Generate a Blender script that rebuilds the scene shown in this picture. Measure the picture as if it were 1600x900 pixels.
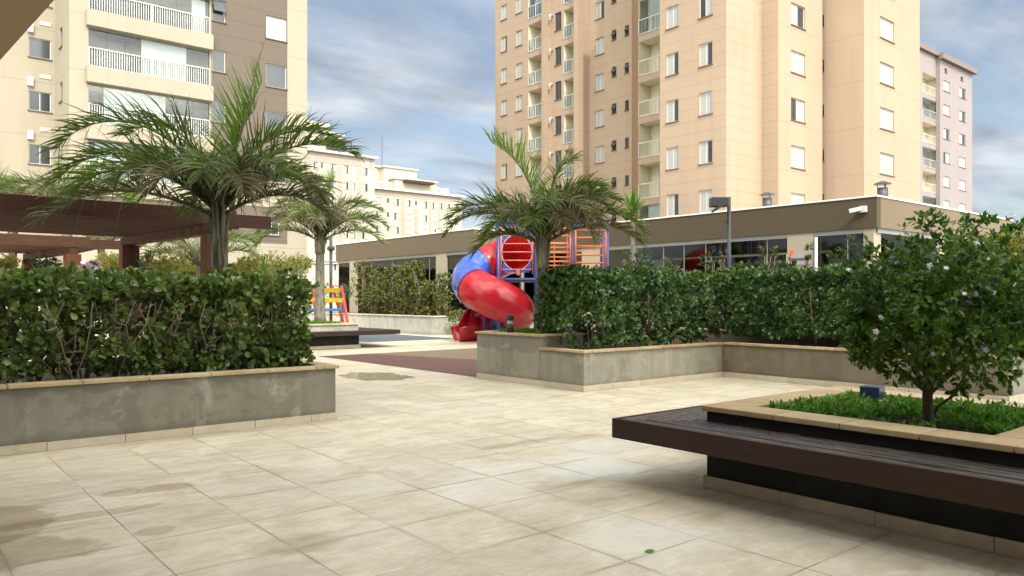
import bpy, bmesh, math, random
import numpy as np
from mathutils import Vector, Matrix
R = math.radians
S = bpy.context.scene
for o in list(bpy.data.objects): bpy.data.objects.remove(o)

# ---------------------------------------------------------------- camera
# world X runs along the planter fronts, world Y along the tower fronts; metres
YAW = R(39.6); EYE = 1.5; FPX = 1200.0; HOR = 466.0
cam_d = bpy.data.cameras.new("camera"); cam = bpy.data.objects.new("camera", cam_d)
S.collection.objects.link(cam); S.camera = cam
cam.location = (0, 0, EYE); cam.rotation_euler = (R(90), 0, -YAW)
cam_d.sensor_width = 36; cam_d.lens = 27.0; cam_d.shift_y = 16 / 1600
cam_d.clip_start = .05; cam_d.clip_end = 3000

# ---------------------------------------------------------------- light
SUN_EL = R(46); SUN_AZ = math.atan2(-.43, -.90)          # direction TO the sun, clockwise from +Y
w = bpy.data.worlds.new("World"); S.world = w; w.use_nodes = True
nt = w.node_tree; nt.nodes.clear()
def wn(t, **k):
    n = nt.nodes.new(t)
    for a, b in k.items(): setattr(n, a, b)
    return n
sky = wn('ShaderNodeTexSky', sky_type='NISHITA', sun_disc=False, sun_elevation=SUN_EL, sun_rotation=SUN_AZ)
sky.air_density = 1.0; sky.dust_density = 1.2; sky.ozone_density = 1.5
tc = wn('ShaderNodeTexCoord'); sep = wn('ShaderNodeSeparateXYZ'); nt.links.new(tc.outputs['Generated'], sep.inputs[0])
zc = wn('ShaderNodeMath', operation='MAXIMUM'); nt.links.new(sep.outputs[2], zc.inputs[0]); zc.inputs[1].default_value = 0.0
za = wn('ShaderNodeMath', operation='ADD'); nt.links.new(zc.outputs[0], za.inputs[0]); za.inputs[1].default_value = .12
dx = wn('ShaderNodeMath', operation='DIVIDE'); nt.links.new(sep.outputs[0], dx.inputs[0]); nt.links.new(za.outputs[0], dx.inputs[1])
dy = wn('ShaderNodeMath', operation='DIVIDE'); nt.links.new(sep.outputs[1], dy.inputs[0]); nt.links.new(za.outputs[0], dy.inputs[1])
cb = wn('ShaderNodeCombineXYZ'); nt.links.new(dx.outputs[0], cb.inputs[0]); nt.links.new(dy.outputs[0], cb.inputs[1])
n1 = wn('ShaderNodeTexNoise'); n1.inputs['Scale'].default_value = 1.35; n1.inputs['Detail'].default_value = 7; n1.inputs['Roughness'].default_value = .58; n1.inputs['Distortion'].default_value = .35
mp = wn('ShaderNodeMapping'); mp.inputs['Rotation'].default_value = (0, 0, R(25)); mp.inputs['Scale'].default_value = (1, 1.7, 1); mp.inputs['Location'].default_value = (3.1, 1.7, 0)
nt.links.new(cb.outputs[0], mp.inputs[0]); nt.links.new(mp.outputs[0], n1.inputs['Vector'])
rp = wn('ShaderNodeValToRGB'); rp.color_ramp.elements[0].position = .37; rp.color_ramp.elements[1].position = .63
nt.links.new(n1.outputs[0], rp.inputs[0])
n2 = wn('ShaderNodeTexNoise'); n2.inputs["Scale"].default_value = 2.1; n2.inputs['Detail'].default_value = 6
nt.links.new(mp.outputs[0], n2.inputs['Vector'])
cc = wn('ShaderNodeValToRGB')
cc.color_ramp.elements[0].position = .33; cc.color_ramp.elements[0].color = (1.5, 1.74, 2.1, 1)
cc.color_ramp.elements[1].position = .68; cc.color_ramp.elements[1].color = (3.1, 3.3, 3.55, 1)
nt.links.new(n2.outputs[0], cc.inputs[0])
skm = wn('ShaderNodeMixRGB', blend_type='MULTIPLY'); skm.inputs[0].default_value = 1; skm.inputs[2].default_value = (.66, .61, .57, 1)
nt.links.new(sky.outputs[0], skm.inputs[1])
cm = wn('ShaderNodeMath', operation='MULTIPLY'); nt.links.new(rp.outputs[0], cm.inputs[0]); cm.inputs[1].default_value = .82
ca = wn('ShaderNodeMath', operation='ADD'); nt.links.new(cm.outputs[0], ca.inputs[0]); ca.inputs[1].default_value = .16
# bright thin cloud round the sun
vd = wn('ShaderNodeVectorMath', operation='DOT_PRODUCT'); nt.links.new(tc.outputs['Generated'], vd.inputs[0])
vd.inputs[1].default_value = (math.sin(SUN_AZ) * math.cos(SUN_EL), math.cos(SUN_AZ) * math.cos(SUN_EL), math.sin(SUN_EL))
gm = wn('ShaderNodeMapRange', clamp=True); nt.links.new(vd.outputs['Value'], gm.inputs[0]); gm.inputs[1].default_value = .15; gm.inputs[2].default_value = 1.0
gm.inputs[3].default_value = 1.0; gm.inputs[4].default_value = 16.0
cg = wn('ShaderNodeVectorMath', operation='SCALE'); nt.links.new(cc.outputs[0], cg.inputs[0]); nt.links.new(gm.outputs[0], cg.inputs['Scale'])
gw = wn('ShaderNodeMapRange', clamp=True); nt.links.new(vd.outputs['Value'], gw.inputs[0]); gw.inputs[1].default_value = 0.0; gw.inputs[2].default_value = .7
wm = wn('ShaderNodeMixRGB', blend_type='MULTIPLY'); wm.inputs[2].default_value = (1.10, .99, .80, 1); nt.links.new(gw.outputs[0], wm.inputs[0]); nt.links.new(cg.outputs[0], wm.inputs[1])
mx = wn('ShaderNodeMixRGB'); nt.links.new(ca.outputs[0], mx.inputs[0]); nt.links.new(skm.outputs[0], mx.inputs[1]); nt.links.new(wm.outputs[0], mx.inputs[2])
bg = wn('ShaderNodeBackground'); bg.inputs[1].default_value = .125
nt.links.new(mx.outputs[0], bg.inputs[0])
wo = wn('ShaderNodeOutputWorld'); nt.links.new(bg.outputs[0], wo.inputs[0])
sd = bpy.data.lights.new("sun", 'SUN'); sun = bpy.data.objects.new("sun", sd); S.collection.objects.link(sun)
sd.energy = 2.0; sd.angle = R(.8); sd.color = (1, .93, .82)
ts = Vector((math.sin(SUN_AZ) * math.cos(SUN_EL), math.cos(SUN_AZ) * math.cos(SUN_EL), math.sin(SUN_EL)))
sun.rotation_euler = ts.to_track_quat('Z', 'Y').to_euler()
S.view_settings.view_transform = 'Standard'; S.view_settings.look = 'None'
S.view_settings.exposure = 1.02; S.view_settings.gamma = 1; S.view_settings.use_curve_mapping = False
S.cycles.max_bounces = 8; S.cycles.transparent_max_bounces = 8
S.cycles.use_denoising = True

# ---------------------------------------------------------------- placing
RX, RY = math.cos(YAW), -math.sin(YAW)        # camera right in world
FX, FY = math.sin(YAW), math.cos(YAW)         # camera forward
def at(px, Y):                                 # picture column at a depth -> world x, y
    X = (px - 800) / FPX * Y
    return X * RX + Y * FX, X * RY + Y * FY
def on_u(px, u):                               # picture column on the plane x = u -> y
    k = (px - 800) / FPX
    return u / (k * RX + FX) * (k * RY + FY)
def on_v(px, v):
    k = (px - 800) / FPX
    return v / (k * RY + FY) * (k * RX + FX)
def dep(u, v): return u * FX + v * FY
def zat(py, Y): return EYE - (py - HOR) * Y / FPX

# ---------------------------------------------------------------- mesh helpers
class MB:
    def __init__(s): s.v = []; s.f = []; s.m = []; s.mi = 0
    def add(s, vs, fs):
        b = len(s.v); s.v += [tuple(p) for p in vs]; s.f += [tuple(b + i for i in f) for f in fs]; s.m += [s.mi] * len(fs)
    def quad(s, a, b, c, d): s.add((a, b, c, d), ((0, 1, 2, 3),))
    def box(s, x0, x1, y0, y1, z0, z1):
        s.add(((x0,y0,z0),(x1,y0,z0),(x1,y1,z0),(x0,y1,z0),(x0,y0,z1),(x1,y0,z1),(x1,y1,z1),(x0,y1,z1)),
              ((0,3,2,1),(4,5,6,7),(0,1,5,4),(1,2,6,5),(2,3,7,6),(3,0,4,7)))
    def bar(s, p, q, w, h=None):               # rectangular bar between two points
        h = h or w; p = Vector(p); q = Vector(q); d = (q - p).normalized()
        up = Vector((0, 0, 1)) if abs(d.z) < .95 else Vector((0, 1, 0))
        a = d.cross(up).normalized() * w / 2; b = a.cross(d).normalized() * h / 2
        vs = [p - a - b, p + a - b, p + a + b, p - a + b, q - a - b, q + a - b, q + a + b, q - a + b]
        s.add(vs, ((0,3,2,1),(4,5,6,7),(0,1,5,4),(1,2,6,5),(2,3,7,6),(3,0,4,7)))
    def tube(s, pts, rad, n=8, cap=True, r0=None):
        pts = [Vector(p) for p in pts]; k = len(pts)
        if not hasattr(rad, '__len__'): rad = [rad] * k
        t = (pts[1] - pts[0]).normalized(); a = t.orthogonal().normalized()
        vs = []
        for i, p in enumerate(pts):
            t = (pts[min(i + 1, k - 1)] - pts[max(i - 1, 0)]).normalized()
            a = (a - t * a.dot(t)).normalized(); b = t.cross(a)
            for j in range(n):
                g = 2 * math.pi * j / n
                vs.append(p + (a * math.cos(g) + b * math.sin(g)) * rad[i])
        fs = [(i * n + j, i * n + (j + 1) % n, (i + 1) * n + (j + 1) % n, (i + 1) * n + j) for i in range(k - 1) for j in range(n)]
        if cap: fs += [tuple(range(n))[::-1], tuple((k - 1) * n + j for j in range(n))]
        s.add(vs, fs)
    def lathe(s, c, prof, n=20):
        vs = [(c[0] + r * math.cos(2*math.pi*j/n), c[1] + r * math.sin(2*math.pi*j/n), c[2] + z) for r, z in prof for j in range(n)]
        k = len(prof)
        fs = [(i*n+j, i*n+(j+1)%n, (i+1)*n+(j+1)%n, (i+1)*n+j) for i in range(k-1) for j in range(n)]
        fs += [tuple(range(n))[::-1], tuple((k-1)*n+j for j in range(n))]
        s.add(vs, fs)
    def prism(s, poly, z0, z1):
        n = len(poly)
        s.add([(x, y, z0) for x, y in poly] + [(x, y, z1) for x, y in poly],
              [tuple(range(n))[::-1], tuple(range(n, 2*n))] + [(i, (i+1) % n, n + (i+1) % n, n + i) for i in range(n)])
    def mesh(s, name, mats, smooth=False, off=(0, 0, 0)):
        me = bpy.data.meshes.new(name)
        ox, oy, oz = off
        me.from_pydata([(x - ox, y - oy, z - oz) for x, y, z in s.v], [], s.f)
        for m in (mats if isinstance(mats, (list, tuple)) else [mats]): me.materials.append(m)
        if len(me.materials) > 1: me.polygons.foreach_set('material_index', s.m)
        if smooth: me.polygons.foreach_set('use_smooth', [True] * len(me.polygons))
        me.update(); return me

def link(name, data, parent=None):
    o = bpy.data.objects.new(name, data); S.collection.objects.link(o)
    if parent: o.parent = parent
    return o
def tag(o, label=None, cat=None, group=None, kind=None):
    for k, v in (('label', label), ('category', cat), ('group', group), ('kind', kind)):
        if v: o[k] = v
    return o
def thing(name, label, cat, loc=(0, 0, 0), rz=0, group=None):
    o = link(name, None); o.location = loc; o.rotation_euler = (0, 0, rz); o.empty_display_size = .1
    return tag(o, label, cat, group)
def part(name, mb, mat, parent, smooth=False, bevel=0, label=None):
    off = (0, 0, 0)
    root = parent
    while root is not None and root.parent: root = root.parent
    if root is not None and root.get('worldmesh'): off = root.location
    o = link(name, mb.mesh(name, mat, smooth, off), parent)
    if bevel:
        b = o.modifiers.new('bevel', 'BEVEL'); b.width = bevel; b.segments = 2; b.limit_method = 'ANGLE'; b.angle_limit = R(40)
    if label: o['label'] = label
    return o
def wthing(name, label, cat, loc, group=None):   # a thing whose parts are given in world metres
    o = thing(name, label, cat, loc, 0, group); o['worldmesh'] = 1; WT.append(o); return o
WT = []
def solo(name, mb, mat, label, cat, smooth=False, bevel=0, group=None, kind=None, loc=(0, 0, 0)):
    o = link(name, mb.mesh(name, mat, smooth, loc)); o.location = loc
    if bevel:
        b = o.modifiers.new('bevel', 'BEVEL'); b.width = bevel; b.segments = 2; b.limit_method = 'ANGLE'; b.angle_limit = R(40)
    return tag(o, label, cat, group, kind)
def dup(o, parent=None, label=None, loc=None, rz=None, sc=None):
    c = o.copy(); S.collection.objects.link(c)
    if parent: c.parent = parent
    for ch in list(o.children): dup(ch, c)
    if label: c['label'] = label
    if loc: c.location = loc
    if rz is not None: c.rotation_euler = (0, 0, rz)
    if sc: c.scale = sc if hasattr(sc, '__len__') else (sc, sc, sc)
    return c
def np_mesh(name, V, Q, mat, smooth=True):      # V (n,3)  Q (m,4)
    me = bpy.data.meshes.new(name); n = len(V); m = len(Q); k = Q.shape[1]
    me.vertices.add(n); me.vertices.foreach_set('co', np.ascontiguousarray(V, dtype=np.float32).ravel())
    me.loops.add(m * k); me.loops.foreach_set('vertex_index', Q.astype(np.int32).ravel())
    me.polygons.add(m); me.polygons.foreach_set('loop_start', np.arange(0, m * k, k, dtype=np.int32))
    me.polygons.foreach_set('use_smooth', np.full(m, smooth))
    me.update(calc_edges=True); me.validate()
    for x in (mat if isinstance(mat, (list, tuple)) else [mat]): me.materials.append(x)
    return me

# ---------------------------------------------------------------- materials
def new_mat(name):
    m = bpy.data.materials.new(name); m.use_nodes = True
    t = m.node_tree; t.nodes.clear()
    out = t.nodes.new('ShaderNodeOutputMaterial')
    return m, t, out
class G:
    """tiny node-graph helper"""
    def __init__(s, t): s.t = t
    def n(s, typ, **k):
        x = s.t.nodes.new(typ)
        for a, b in k.items(): setattr(x, a, b)
        return x
    def put(s, sock, v):
        if hasattr(v, 'is_linked') or isinstance(v, bpy.types.NodeSocket): s.t.links.new(v, sock)
        else:
            if sock.type == 'RGBA' and len(v) == 3: v = (*v, 1)
            sock.default_value = v
    def m(s, op, a, b=0.0, c=None, clamp=False):
        x = s.n('ShaderNodeMath', operation=op, use_clamp=clamp); s.put(x.inputs[0], a); s.put(x.inputs[1], b)
        if c is not None: s.put(x.inputs[2], c)
        return x.outputs[0]
    def mix(s, f, a, b, mode='MIX'):
        x = s.n('ShaderNodeMixRGB', blend_type=mode); s.put(x.inputs[0], f); s.put(x.inputs[1], a); s.put(x.inputs[2], b); return x.outputs[0]
    def pos(s): return s.n('ShaderNodeNewGeometry').outputs['Position']
    def obj(s): return s.n('ShaderNodeTexCoord').outputs['Object']
    def xyz(s, v): return s.n('ShaderNodeSeparateXYZ', **{}) if False else s._sep(v)
    def _sep(s, v):
        x = s.n('ShaderNodeSeparateXYZ'); s.t.links.new(v, x.inputs[0]); return x.outputs
    def comb(s, x, y, z=0.0):
        c = s.n('ShaderNodeCombineXYZ'); s.put(c.inputs[0], x); s.put(c.inputs[1], y); s.put(c.inputs[2], z); return c.outputs[0]
    def noise(s, v, scale=5, detail=4, rough=.55, dist=0, stretch=None):
        if stretch:
            mpn = s.n('ShaderNodeMapping'); s.t.links.new(v, mpn.inputs[0]); mpn.inputs['Scale'].default_value = stretch; v = mpn.outputs[0]
        x = s.n('ShaderNodeTexNoise'); s.t.links.new(v, x.inputs['Vector'])
        x.inputs['Scale'].default_value = scale; x.inputs['Detail'].default_value = detail; x.inputs['Roughness'].default_value = rough; x.inputs['Distortion'].default_value = dist
        return x.outputs[0]
    def ramp(s, f, stops):
        x = s.n('ShaderNodeValToRGB'); s.t.links.new(f, x.inputs[0]); e = x.color_ramp.elements
        while len(e) < len(stops): e.new(.5)
        for el, (p, c) in zip(e, stops):
            el.position = p; el.color = (*c, 1) if hasattr(c, '__len__') else (c, c, c, 1)
        return x.outputs[0]
    def step(s, f, a, b):
        x = s.n('ShaderNodeMapRange', clamp=True); s.put(x.inputs[0], f); x.inputs[1].default_value = a; x.inputs[2].default_value = b
        return x.outputs[0]
    def bsdf(s, out, col, rough=.6, bump=None, bs=.3, bd=.01, spec=.5, metal=0, coat=0):
        p = s.n('ShaderNodeBsdfPrincipled'); s.put(p.inputs['Base Color'], col); s.put(p.inputs['Roughness'], rough)
        s.put(p.inputs['Specular IOR Level'], spec); p.inputs['Metallic'].default_value = metal
        if coat: p.inputs['Coat Weight'].default_value = coat; p.inputs['Coat Roughness'].default_value = .08
        if bump is not None:
            b = s.n('ShaderNodeBump'); s.t.links.new(bump, b.inputs['Height']); b.inputs['Strength'].default_value = bs; b.inputs['Distance'].default_value = bd
            s.t.links.new(b.outputs[0], p.inputs['Normal'])
        s.t.links.new(p.outputs[0], out.inputs[0]); return p

def paint(name, col, rough=.5, var=.08, scale=3, bump=.0, spec=.5, coat=0, metal=0):
    m, t, o = new_mat(name); g = G(t); v = g.obj()
    f = g.noise(v, scale, 5)
    c = g.mix(g.step(f, .3, .7), tuple(x * (1 - var) for x in col), tuple(min(1, x * (1 + var)) for x in col))
    g.bsdf(o, c, rough, g.noise(v, 60, 2) if bump else None, bump, .004, spec, metal, coat); return m
def wall_paint(name, col, period=2.8, z0=0.0, lw=.03, dirt=.12, rough=.85):
    """rendered wall with thin horizontal joints"""
    m, t, o = new_mat(name); g = G(t); v = g.obj(); x, y, z = g._sep(v)
    fr = g.m('FRACT', g.m('DIVIDE', g.m('ADD', z, 50 * period - z0), period))
    line = g.m('LESS_THAN', fr, lw / period)
    big = g.noise(v, .25, 4, .6)
    streak = g.noise(v, 1.0, 5, .6, 0, (1.6, 1.6, .12))
    fine = g.noise(v, 14, 3)
    c = g.mix(g.step(big, .3, .7), tuple(a * .95 for a in col), tuple(min(1, a * 1.04) for a in col))
    c = g.mix(g.m('MULTIPLY', g.step(streak, .5, .78), dirt), c, tuple(a * .62 for a in col))
    c = g.mix(g.m('MULTIPLY', g.step(fine, .35, .7), .06), c, tuple(a * .8 for a in col))
    c = g.mix(g.m('MULTIPLY', line, .42), c, tuple(a * .45 for a in col))
    h = g.m('SUBTRACT', g.m('MULTIPLY', fine, .15), line)
    g.bsdf(o, c, rough, h, .35, .015, .3); return m
def leaf_mat(name, cols, trans=.25, rough=.38, spec=.5, tcol=None):
    m, t, o = new_mat(name); g = G(t)
    geo = g.n('ShaderNodeNewGeometry'); r = geo.outputs['Random Per Island']
    n = len(cols); c = g.ramp(r, [(i / max(1, n - 1), k) for i, k in enumerate(cols)])
    big = g.noise(g.pos(), 1.6, 3)
    c = g.mix(g.m('MULTIPLY', g.step(big, .42, .68), .38), c, tuple(a * b for a, b in zip(cols[-1], (1.25, 1.12, .85))))
    p = g.n('ShaderNodeBsdfPrincipled'); t.links.new(c, p.inputs['Base Color']); p.inputs['Roughness'].default_value = rough; p.inputs['Specular IOR Level'].default_value = spec
    tl = g.n('ShaderNodeBsdfTranslucent'); t.links.new(g.mix(1, c, tcol or (1.5, 1.7, .7), 'MULTIPLY'), tl.inputs[0])
    mxs = g.n('ShaderNodeMixShader'); mxs.inputs[0].default_value = trans
    t.links.new(p.outputs[0], mxs.inputs[1]); t.links.new(tl.outputs[0], mxs.inputs[2]); t.links.new(mxs.outputs[0], o.inputs[0]); return m
def wood_mat(name, c0, c1, axis=0, rough=.5, scale=1.0, spec=.5, coat=0, wet=False):
    m, t, o = new_mat(name); g = G(t); v = g.obj()
    st = [14, 14, 14]; st[axis] = .8
    gr = g.noise(v, 2.2 * scale, 6, .65, .4, tuple(st))
    f2 = g.noise(v, .9, 3)
    c = g.mix(g.step(gr, .3, .72), c0, c1); c = g.mix(g.m('MULTIPLY', g.step(f2, .4, .7), .45), c, tuple(a * .6 for a in c0))
    rr = rough
    if wet: rr = g.m('ADD', g.m('MULTIPLY', g.step(g.noise(v, 2.2, 5, .65, .3, tuple(1 if i == axis else 7 for i in range(3))), .40, .60), .50), .10)
    g.bsdf(o, c, rr, gr, .35, .004, spec, 0, coat); return m
def concrete_mat(name, base, dark, pale, seed=0.0, top=.66):
    """cement render with damp blotches, runs under the coping and lime bloom"""
    m, t, o = new_mat(name); g = G(t); v0 = g.obj()
    mpn = g.n('ShaderNodeMapping'); t.links.new(v0, mpn.inputs[0]); mpn.inputs['Location'].default_value = (seed * 3.1, seed * 1.7, seed * .9); v = mpn.outputs[0]
    x, y, z = g._sep(v0)
    blot = g.noise(v, 1.5, 6, .62, .5)
    runs = g.noise(v, 1.0, 5, .6, 0, (5.2, 5.2, .55))
    wave = g.noise(v, 2.4, 5, .6)
    fine = g.noise(v, 24, 4)
    c = g.mix(g.step(g.noise(v, .8, 3), .35, .65), tuple(a * .88 for a in base), tuple(a * 1.1 for a in base))
    c = g.mix(g.m('MULTIPLY', g.step(runs, .50, .64), .32), c, dark)
    c = g.mix(g.m('MULTIPLY', g.step(runs, .40, .30), .38), c, pale)
    edge = g.m('ADD', z, g.m('MULTIPLY', wave, .26))
    damp = g.step(edge, top + .02, top + .055)
    c = g.mix(g.m('MULTIPLY', damp, .55), c, dark)
    low = g.step(g.m('ADD', z, g.m('MULTIPLY', wave, -.12)), .10, .05)
    c = g.mix(g.m('MULTIPLY', low, .5), c, dark)
    c = g.mix(g.m('MULTIPLY', g.step(blot, .56, .60), .38), c, dark)
    c = g.mix(g.m('MULTIPLY', g.step(g.noise(v, 5, 7, .72, .6), .50, .66), .3), c, dark)
    c = g.mix(g.m('MULTIPLY', g.step(g.noise(v, .9, 6, .7, .6), .60, .68), .6), c, pale)
    c = g.mix(g.m('MULTIPLY', g.step(g.noise(v, 2.6, 7, .7, .8), .64, .70), .55), c, pale)
    c = g.mix(g.m('MULTIPLY', g.step(g.noise(v, 60, 2), .68, .74), .5), c, tuple(a * .45 for a in base))
    c = g.mix(g.m('MULTIPLY', g.step(fine, .3, .7), .24), c, tuple(a * .7 for a in base))
    g.bsdf(o, c, .8, fine, .25, .006, .3); return m
def stone_mat(name, base, alt, rough=.55, scale=1.0):
    m, t, o = new_mat(name); g = G(t); v = g.obj()
    r = g.n('ShaderNodeNewGeometry').outputs['Random Per Island']
    c = g.mix(r, base, alt)
    c = g.mix(g.m('MULTIPLY', g.step(g.noise(v, 3 * scale, 6, .65, .5), .42, .68), .5), c, tuple(a * .68 for a in base))
    c = g.mix(g.m('MULTIPLY', g.step(g.noise(v, 11 * scale, 5, .7), .55, .72), .35), c, tuple(min(.8, a * 1.25) for a in alt))
    g.bsdf(o, c, rough, g.noise(v, 40, 3), .2, .004, .4); return m
def glass_mat(name, tint, refl=1.0, clear=.5, rough=.02):
    m, t, o = new_mat(name); g = G(t)
    fr = g.n('ShaderNodeFresnel'); fr.inputs[0].default_value = 1.5
    gl = g.n('ShaderNodeBsdfGlossy'); gl.inputs['Roughness'].default_value = rough
    tr = g.n('ShaderNodeBsdfTransparent'); tr.inputs[0].default_value = (*[a * 1.0 for a in tint], 1)
    mxs = g.n('ShaderNodeMixShader'); t.links.new(g.m('ADD', g.m('MULTIPLY', fr.outputs[0], refl), .04, clamp=True), mxs.inputs[0])
    t.links.new(tr.outputs[0], mxs.inputs[1]); t.links.new(gl.outputs[0], mxs.inputs[2]); t.links.new(mxs.outputs[0], o.inputs[0]); return m
def louvre_mat(name, col, period=.05):
    m, t, o = new_mat(name); g = G(t); v = g.obj(); x, y, z = g._sep(v)
    f = g.m('FRACT', g.m('DIVIDE', g.m('ADD', z, 10.0), period))
    c = g.mix(g.m('LESS_THAN', f, .22), col, tuple(a * .55 for a in col))
    g.bsdf(o, c, .45, f, .6, .01, .4); return m

M = {}
M['cream'] = wall_paint('cream_render', (.31, .28, .22), 2.81, 1.6, .035, .22)
M['cream_in'] = paint('balcony_cream', (.60, .55, .41), .8, .05, 2)
M['brown'] = wall_paint('taupe_render', (.125, .103, .083), .94, .1, .035, .1)
M['tan'] = wall_paint('tan_render', (.345, .262, .190), 2.8, .55, .035, .28)
M['tan_g'] = wall_paint('tan_grooved_render', (.345, .262, .190), .70, .55, .03, .28)
M['tan_dark'] = paint('brown_column_paint', (.20, .115, .065), .8)
M['pink'] = wall_paint('mauve_render', (.25, .217, .216), 3.03, .4, .03, .12)
M['pinkd'] = paint('mauve_cornice', (.17, .13, .12), .7)
M['far_cream'] = wall_paint('pale_yellow_render', (.43, .395, .325), 30, .4, .03, .05)
M['far_pink'] = wall_paint('pale_pink_render', (.335, .285, .24), 30, .4, .03, .05)
M['cornice'] = paint('white_cornice', (.46, .44, .40), .7)
M['white'] = paint('white_paint', (.50, .50, .485), .45, .03)
M['shutter'] = louvre_mat('white_louvre', (.37, .37, .362), .10)
M['dglass'] = paint('dark_window_glass', (.035, .042, .05), .08, .2, .6, 0, .8)
M['bglass'] = paint('blue_grey_window_glass', (.05, .06, .068), .12, .25, .4, 0, .8)
M['sill'] = paint('dark_sill', (.12, .085, .06), .7)
M['blind'] = paint('pale_blind', (.58, .62, .61), .5, .06, 1.2)
M['glaze'] = glass_mat('balcony_glass', (.88, .91, .90), .4, .5)
M['pane'] = glass_mat('pavilion_glass', (.38, .42, .40), .9, .5)
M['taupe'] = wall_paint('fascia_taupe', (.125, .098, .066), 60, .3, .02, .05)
M['taupe_lit'] = wall_paint('fascia_taupe_lit', (.165, .132, .09), 60, .3, .02, .05)  # same fascia paint, lightened: the sunlit side is put into the colour
M['taupe_shaded'] = wall_paint('fascia_taupe_shaded', (.078, .060, .038), 60, .3, .02, .05)  # same fascia paint, darkened: the front's shade is put into the colour
M['pav_cream'] = wall_paint('pavilion_cream', (.33, .29, .215), 60, .3, .02, .06)
M['metal_w'] = paint('white_flashing', (.72, .71, .68), .4)
M['alu'] = paint('aluminium_frame', (.30, .31, .30), .35, .05, 3, 0, .5, 0, .3)
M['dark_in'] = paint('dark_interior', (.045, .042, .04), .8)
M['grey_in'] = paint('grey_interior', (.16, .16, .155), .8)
M['black'] = paint('black_metal', (.018, .018, .02), .4, .1)
M['dgrey'] = paint('dark_grey_metal', (.05, .05, .055), .45, .1)
M['soffit'] = wall_paint('brown_soffit', (.40, .30, .20), 60, .3, .02, .1)
M['perg'] = wood_mat('pergola_wood_along', (.044, .019, .011), (.092, .042, .023), 0, .6, 1, .2)
M['perg2'] = wood_mat('pergola_wood_across', (.038, .017, .010), (.08, .036, .020), 1, .6, 1, .2)
M['perg3'] = wood_mat('pergola_wood_upright', (.07, .025, .012), (.13, .05, .025), 2, .6, 1, .2)
M['ochre'] = wood_mat('ochre_rafter_wood', (.32, .13, .035), (.44, .20, .06), 0, .5)
M['slat'] = wood_mat('wet_sheen_slat_wood', (.034, .026, .023), (.10, .082, .074), 1, .3, 1.4, .5, 0, True)  # lighter grey grain carries the wet sheen in its colour
M['slat_x'] = wood_mat('wet_sheen_slat_wood_across', (.034, .026, .023), (.10, .082, .074), 0, .3, 1.4, .5, 0, True)  # sheen painted into the lighter grain here too
M['fasc'] = wood_mat('bench_edge_board', (.030, .014, .010), (.048, .023, .017), 1, .45, 1, .3)
M['conc'] = concrete_mat('cement_render', (.225, .212, .165), (.115, .108, .084), (.42, .40, .34), 0)
M['conc2'] = concrete_mat('cement_render_runs', (.30, .285, .225), (.155, .145, .112), (.46, .44, .37), 2.3)
M['conc3'] = concrete_mat('cement_render_shaded', (.20, .17, .12), (.11, .09, .062), (.30, .265, .20), 4.1)  # darker copy of the render, side-wall shade put into the colour
M['conc4'] = concrete_mat('cement_render_pale', (.38, .38, .34), (.19, .19, .17), (.55, .54, .50), 6.6, .74)
M['cap'] = stone_mat('sandstone_coping', (.36, .25, .13), (.52, .41, .25))
M['skirt'] = stone_mat('beige_skirting', (.52, .445, .33), (.60, .53, .41))
M['soil'] = paint('dark_soil', (.035, .024, .017), .95, .5, 9, .9)
M['mulch'] = paint('red_bark_mulch', (.075, .022, .017), .95, .5, 22, .9)
def black_mat():
    m, t, o = new_mat('black_waterproofing'); g = G(t); v = g.obj(); n = g.noise(v, 2.2, 7, .7, .6); f = g.noise(v, 30, 3)
    c = g.mix(g.step(n, .4, .6), (.009, .009, .008), (.020, .018, .015)); c = g.mix(g.m('MULTIPLY', g.step(g.noise(v, 4, 7, .72, .8), .62, .70), .5), c, (.085, .078, .062))
    g.bsdf(o, c, .7, f, .3, .004, .3); return m
M['blackbase'] = black_mat()
M['bark'] = wood_mat('grey_brown_bark', (.045, .032, .022), (.11, .085, .06), 2, .9, 1.5)
M['twig'] = wood_mat('pale_twig', (.15, .11, .08), (.26, .20, .15), 2, .85, 2)
M['clusia'] = leaf_mat('clusia_leaf', [(.036, .070, .018), (.062, .112, .028), (.100, .160, .042), (.18, .24, .07)], .2, .36, .5)
M['clusia2'] = leaf_mat('clusia_leaf_fresh', [(.020, .056, .020), (.034, .084, .028), (.058, .125, .040), (.14, .24, .06)], .2, .34, .55)
M['brun'] = leaf_mat('shrub_leaf', [(.020, .055, .008), (.036, .090, .012), (.062, .135, .018), (.125, .215, .032)], .30, .4, .4)
M['cover'] = leaf_mat('ground_cover_leaf', [(.035, .10, .010), (.065, .165, .015), (.115, .25, .028)], .35, .45, .35)
M['croton'] = leaf_mat('croton_leaf', [(.025, .050, .012), (.045, .075, .014), (.085, .105, .02), (.16, .15, .035)], .25, .4)
M['gold'] = leaf_mat('golden_leaf', [(.15, .16, .03), (.24, .23, .045), (.33, .30, .07)], .25, .5)
M['dark_leaf'] = leaf_mat('dark_shrub_leaf', [(.02, .045, .012), (.035, .07, .02), (.06, .10, .025)], .2, .4)
M['frond'] = leaf_mat('palm_leaflet', [(.038, .066, .014), (.068, .106, .022), (.12, .165, .038)], .26, .45, .4)
M['frond_dk'] = leaf_mat('old_palm_leaflet', [(.05, .060, .018), (.095, .098, .036), (.16, .145, .075)], .2, .5, .4, (1.3, 1.2, .8))
M['frond_new'] = leaf_mat('young_palm_leaflet', [(.09, .16, .03), (.13, .21, .04), (.18, .27, .06)], .3, .4, .5)
M['rachis'] = paint('palm_rachis', (.11, .12, .045), .5)
M['palmt'] = None
M['red'] = paint('red_gloss_plastic', (.42, .012, .022), .22, .12, 2, 0, .5, .3)
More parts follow.
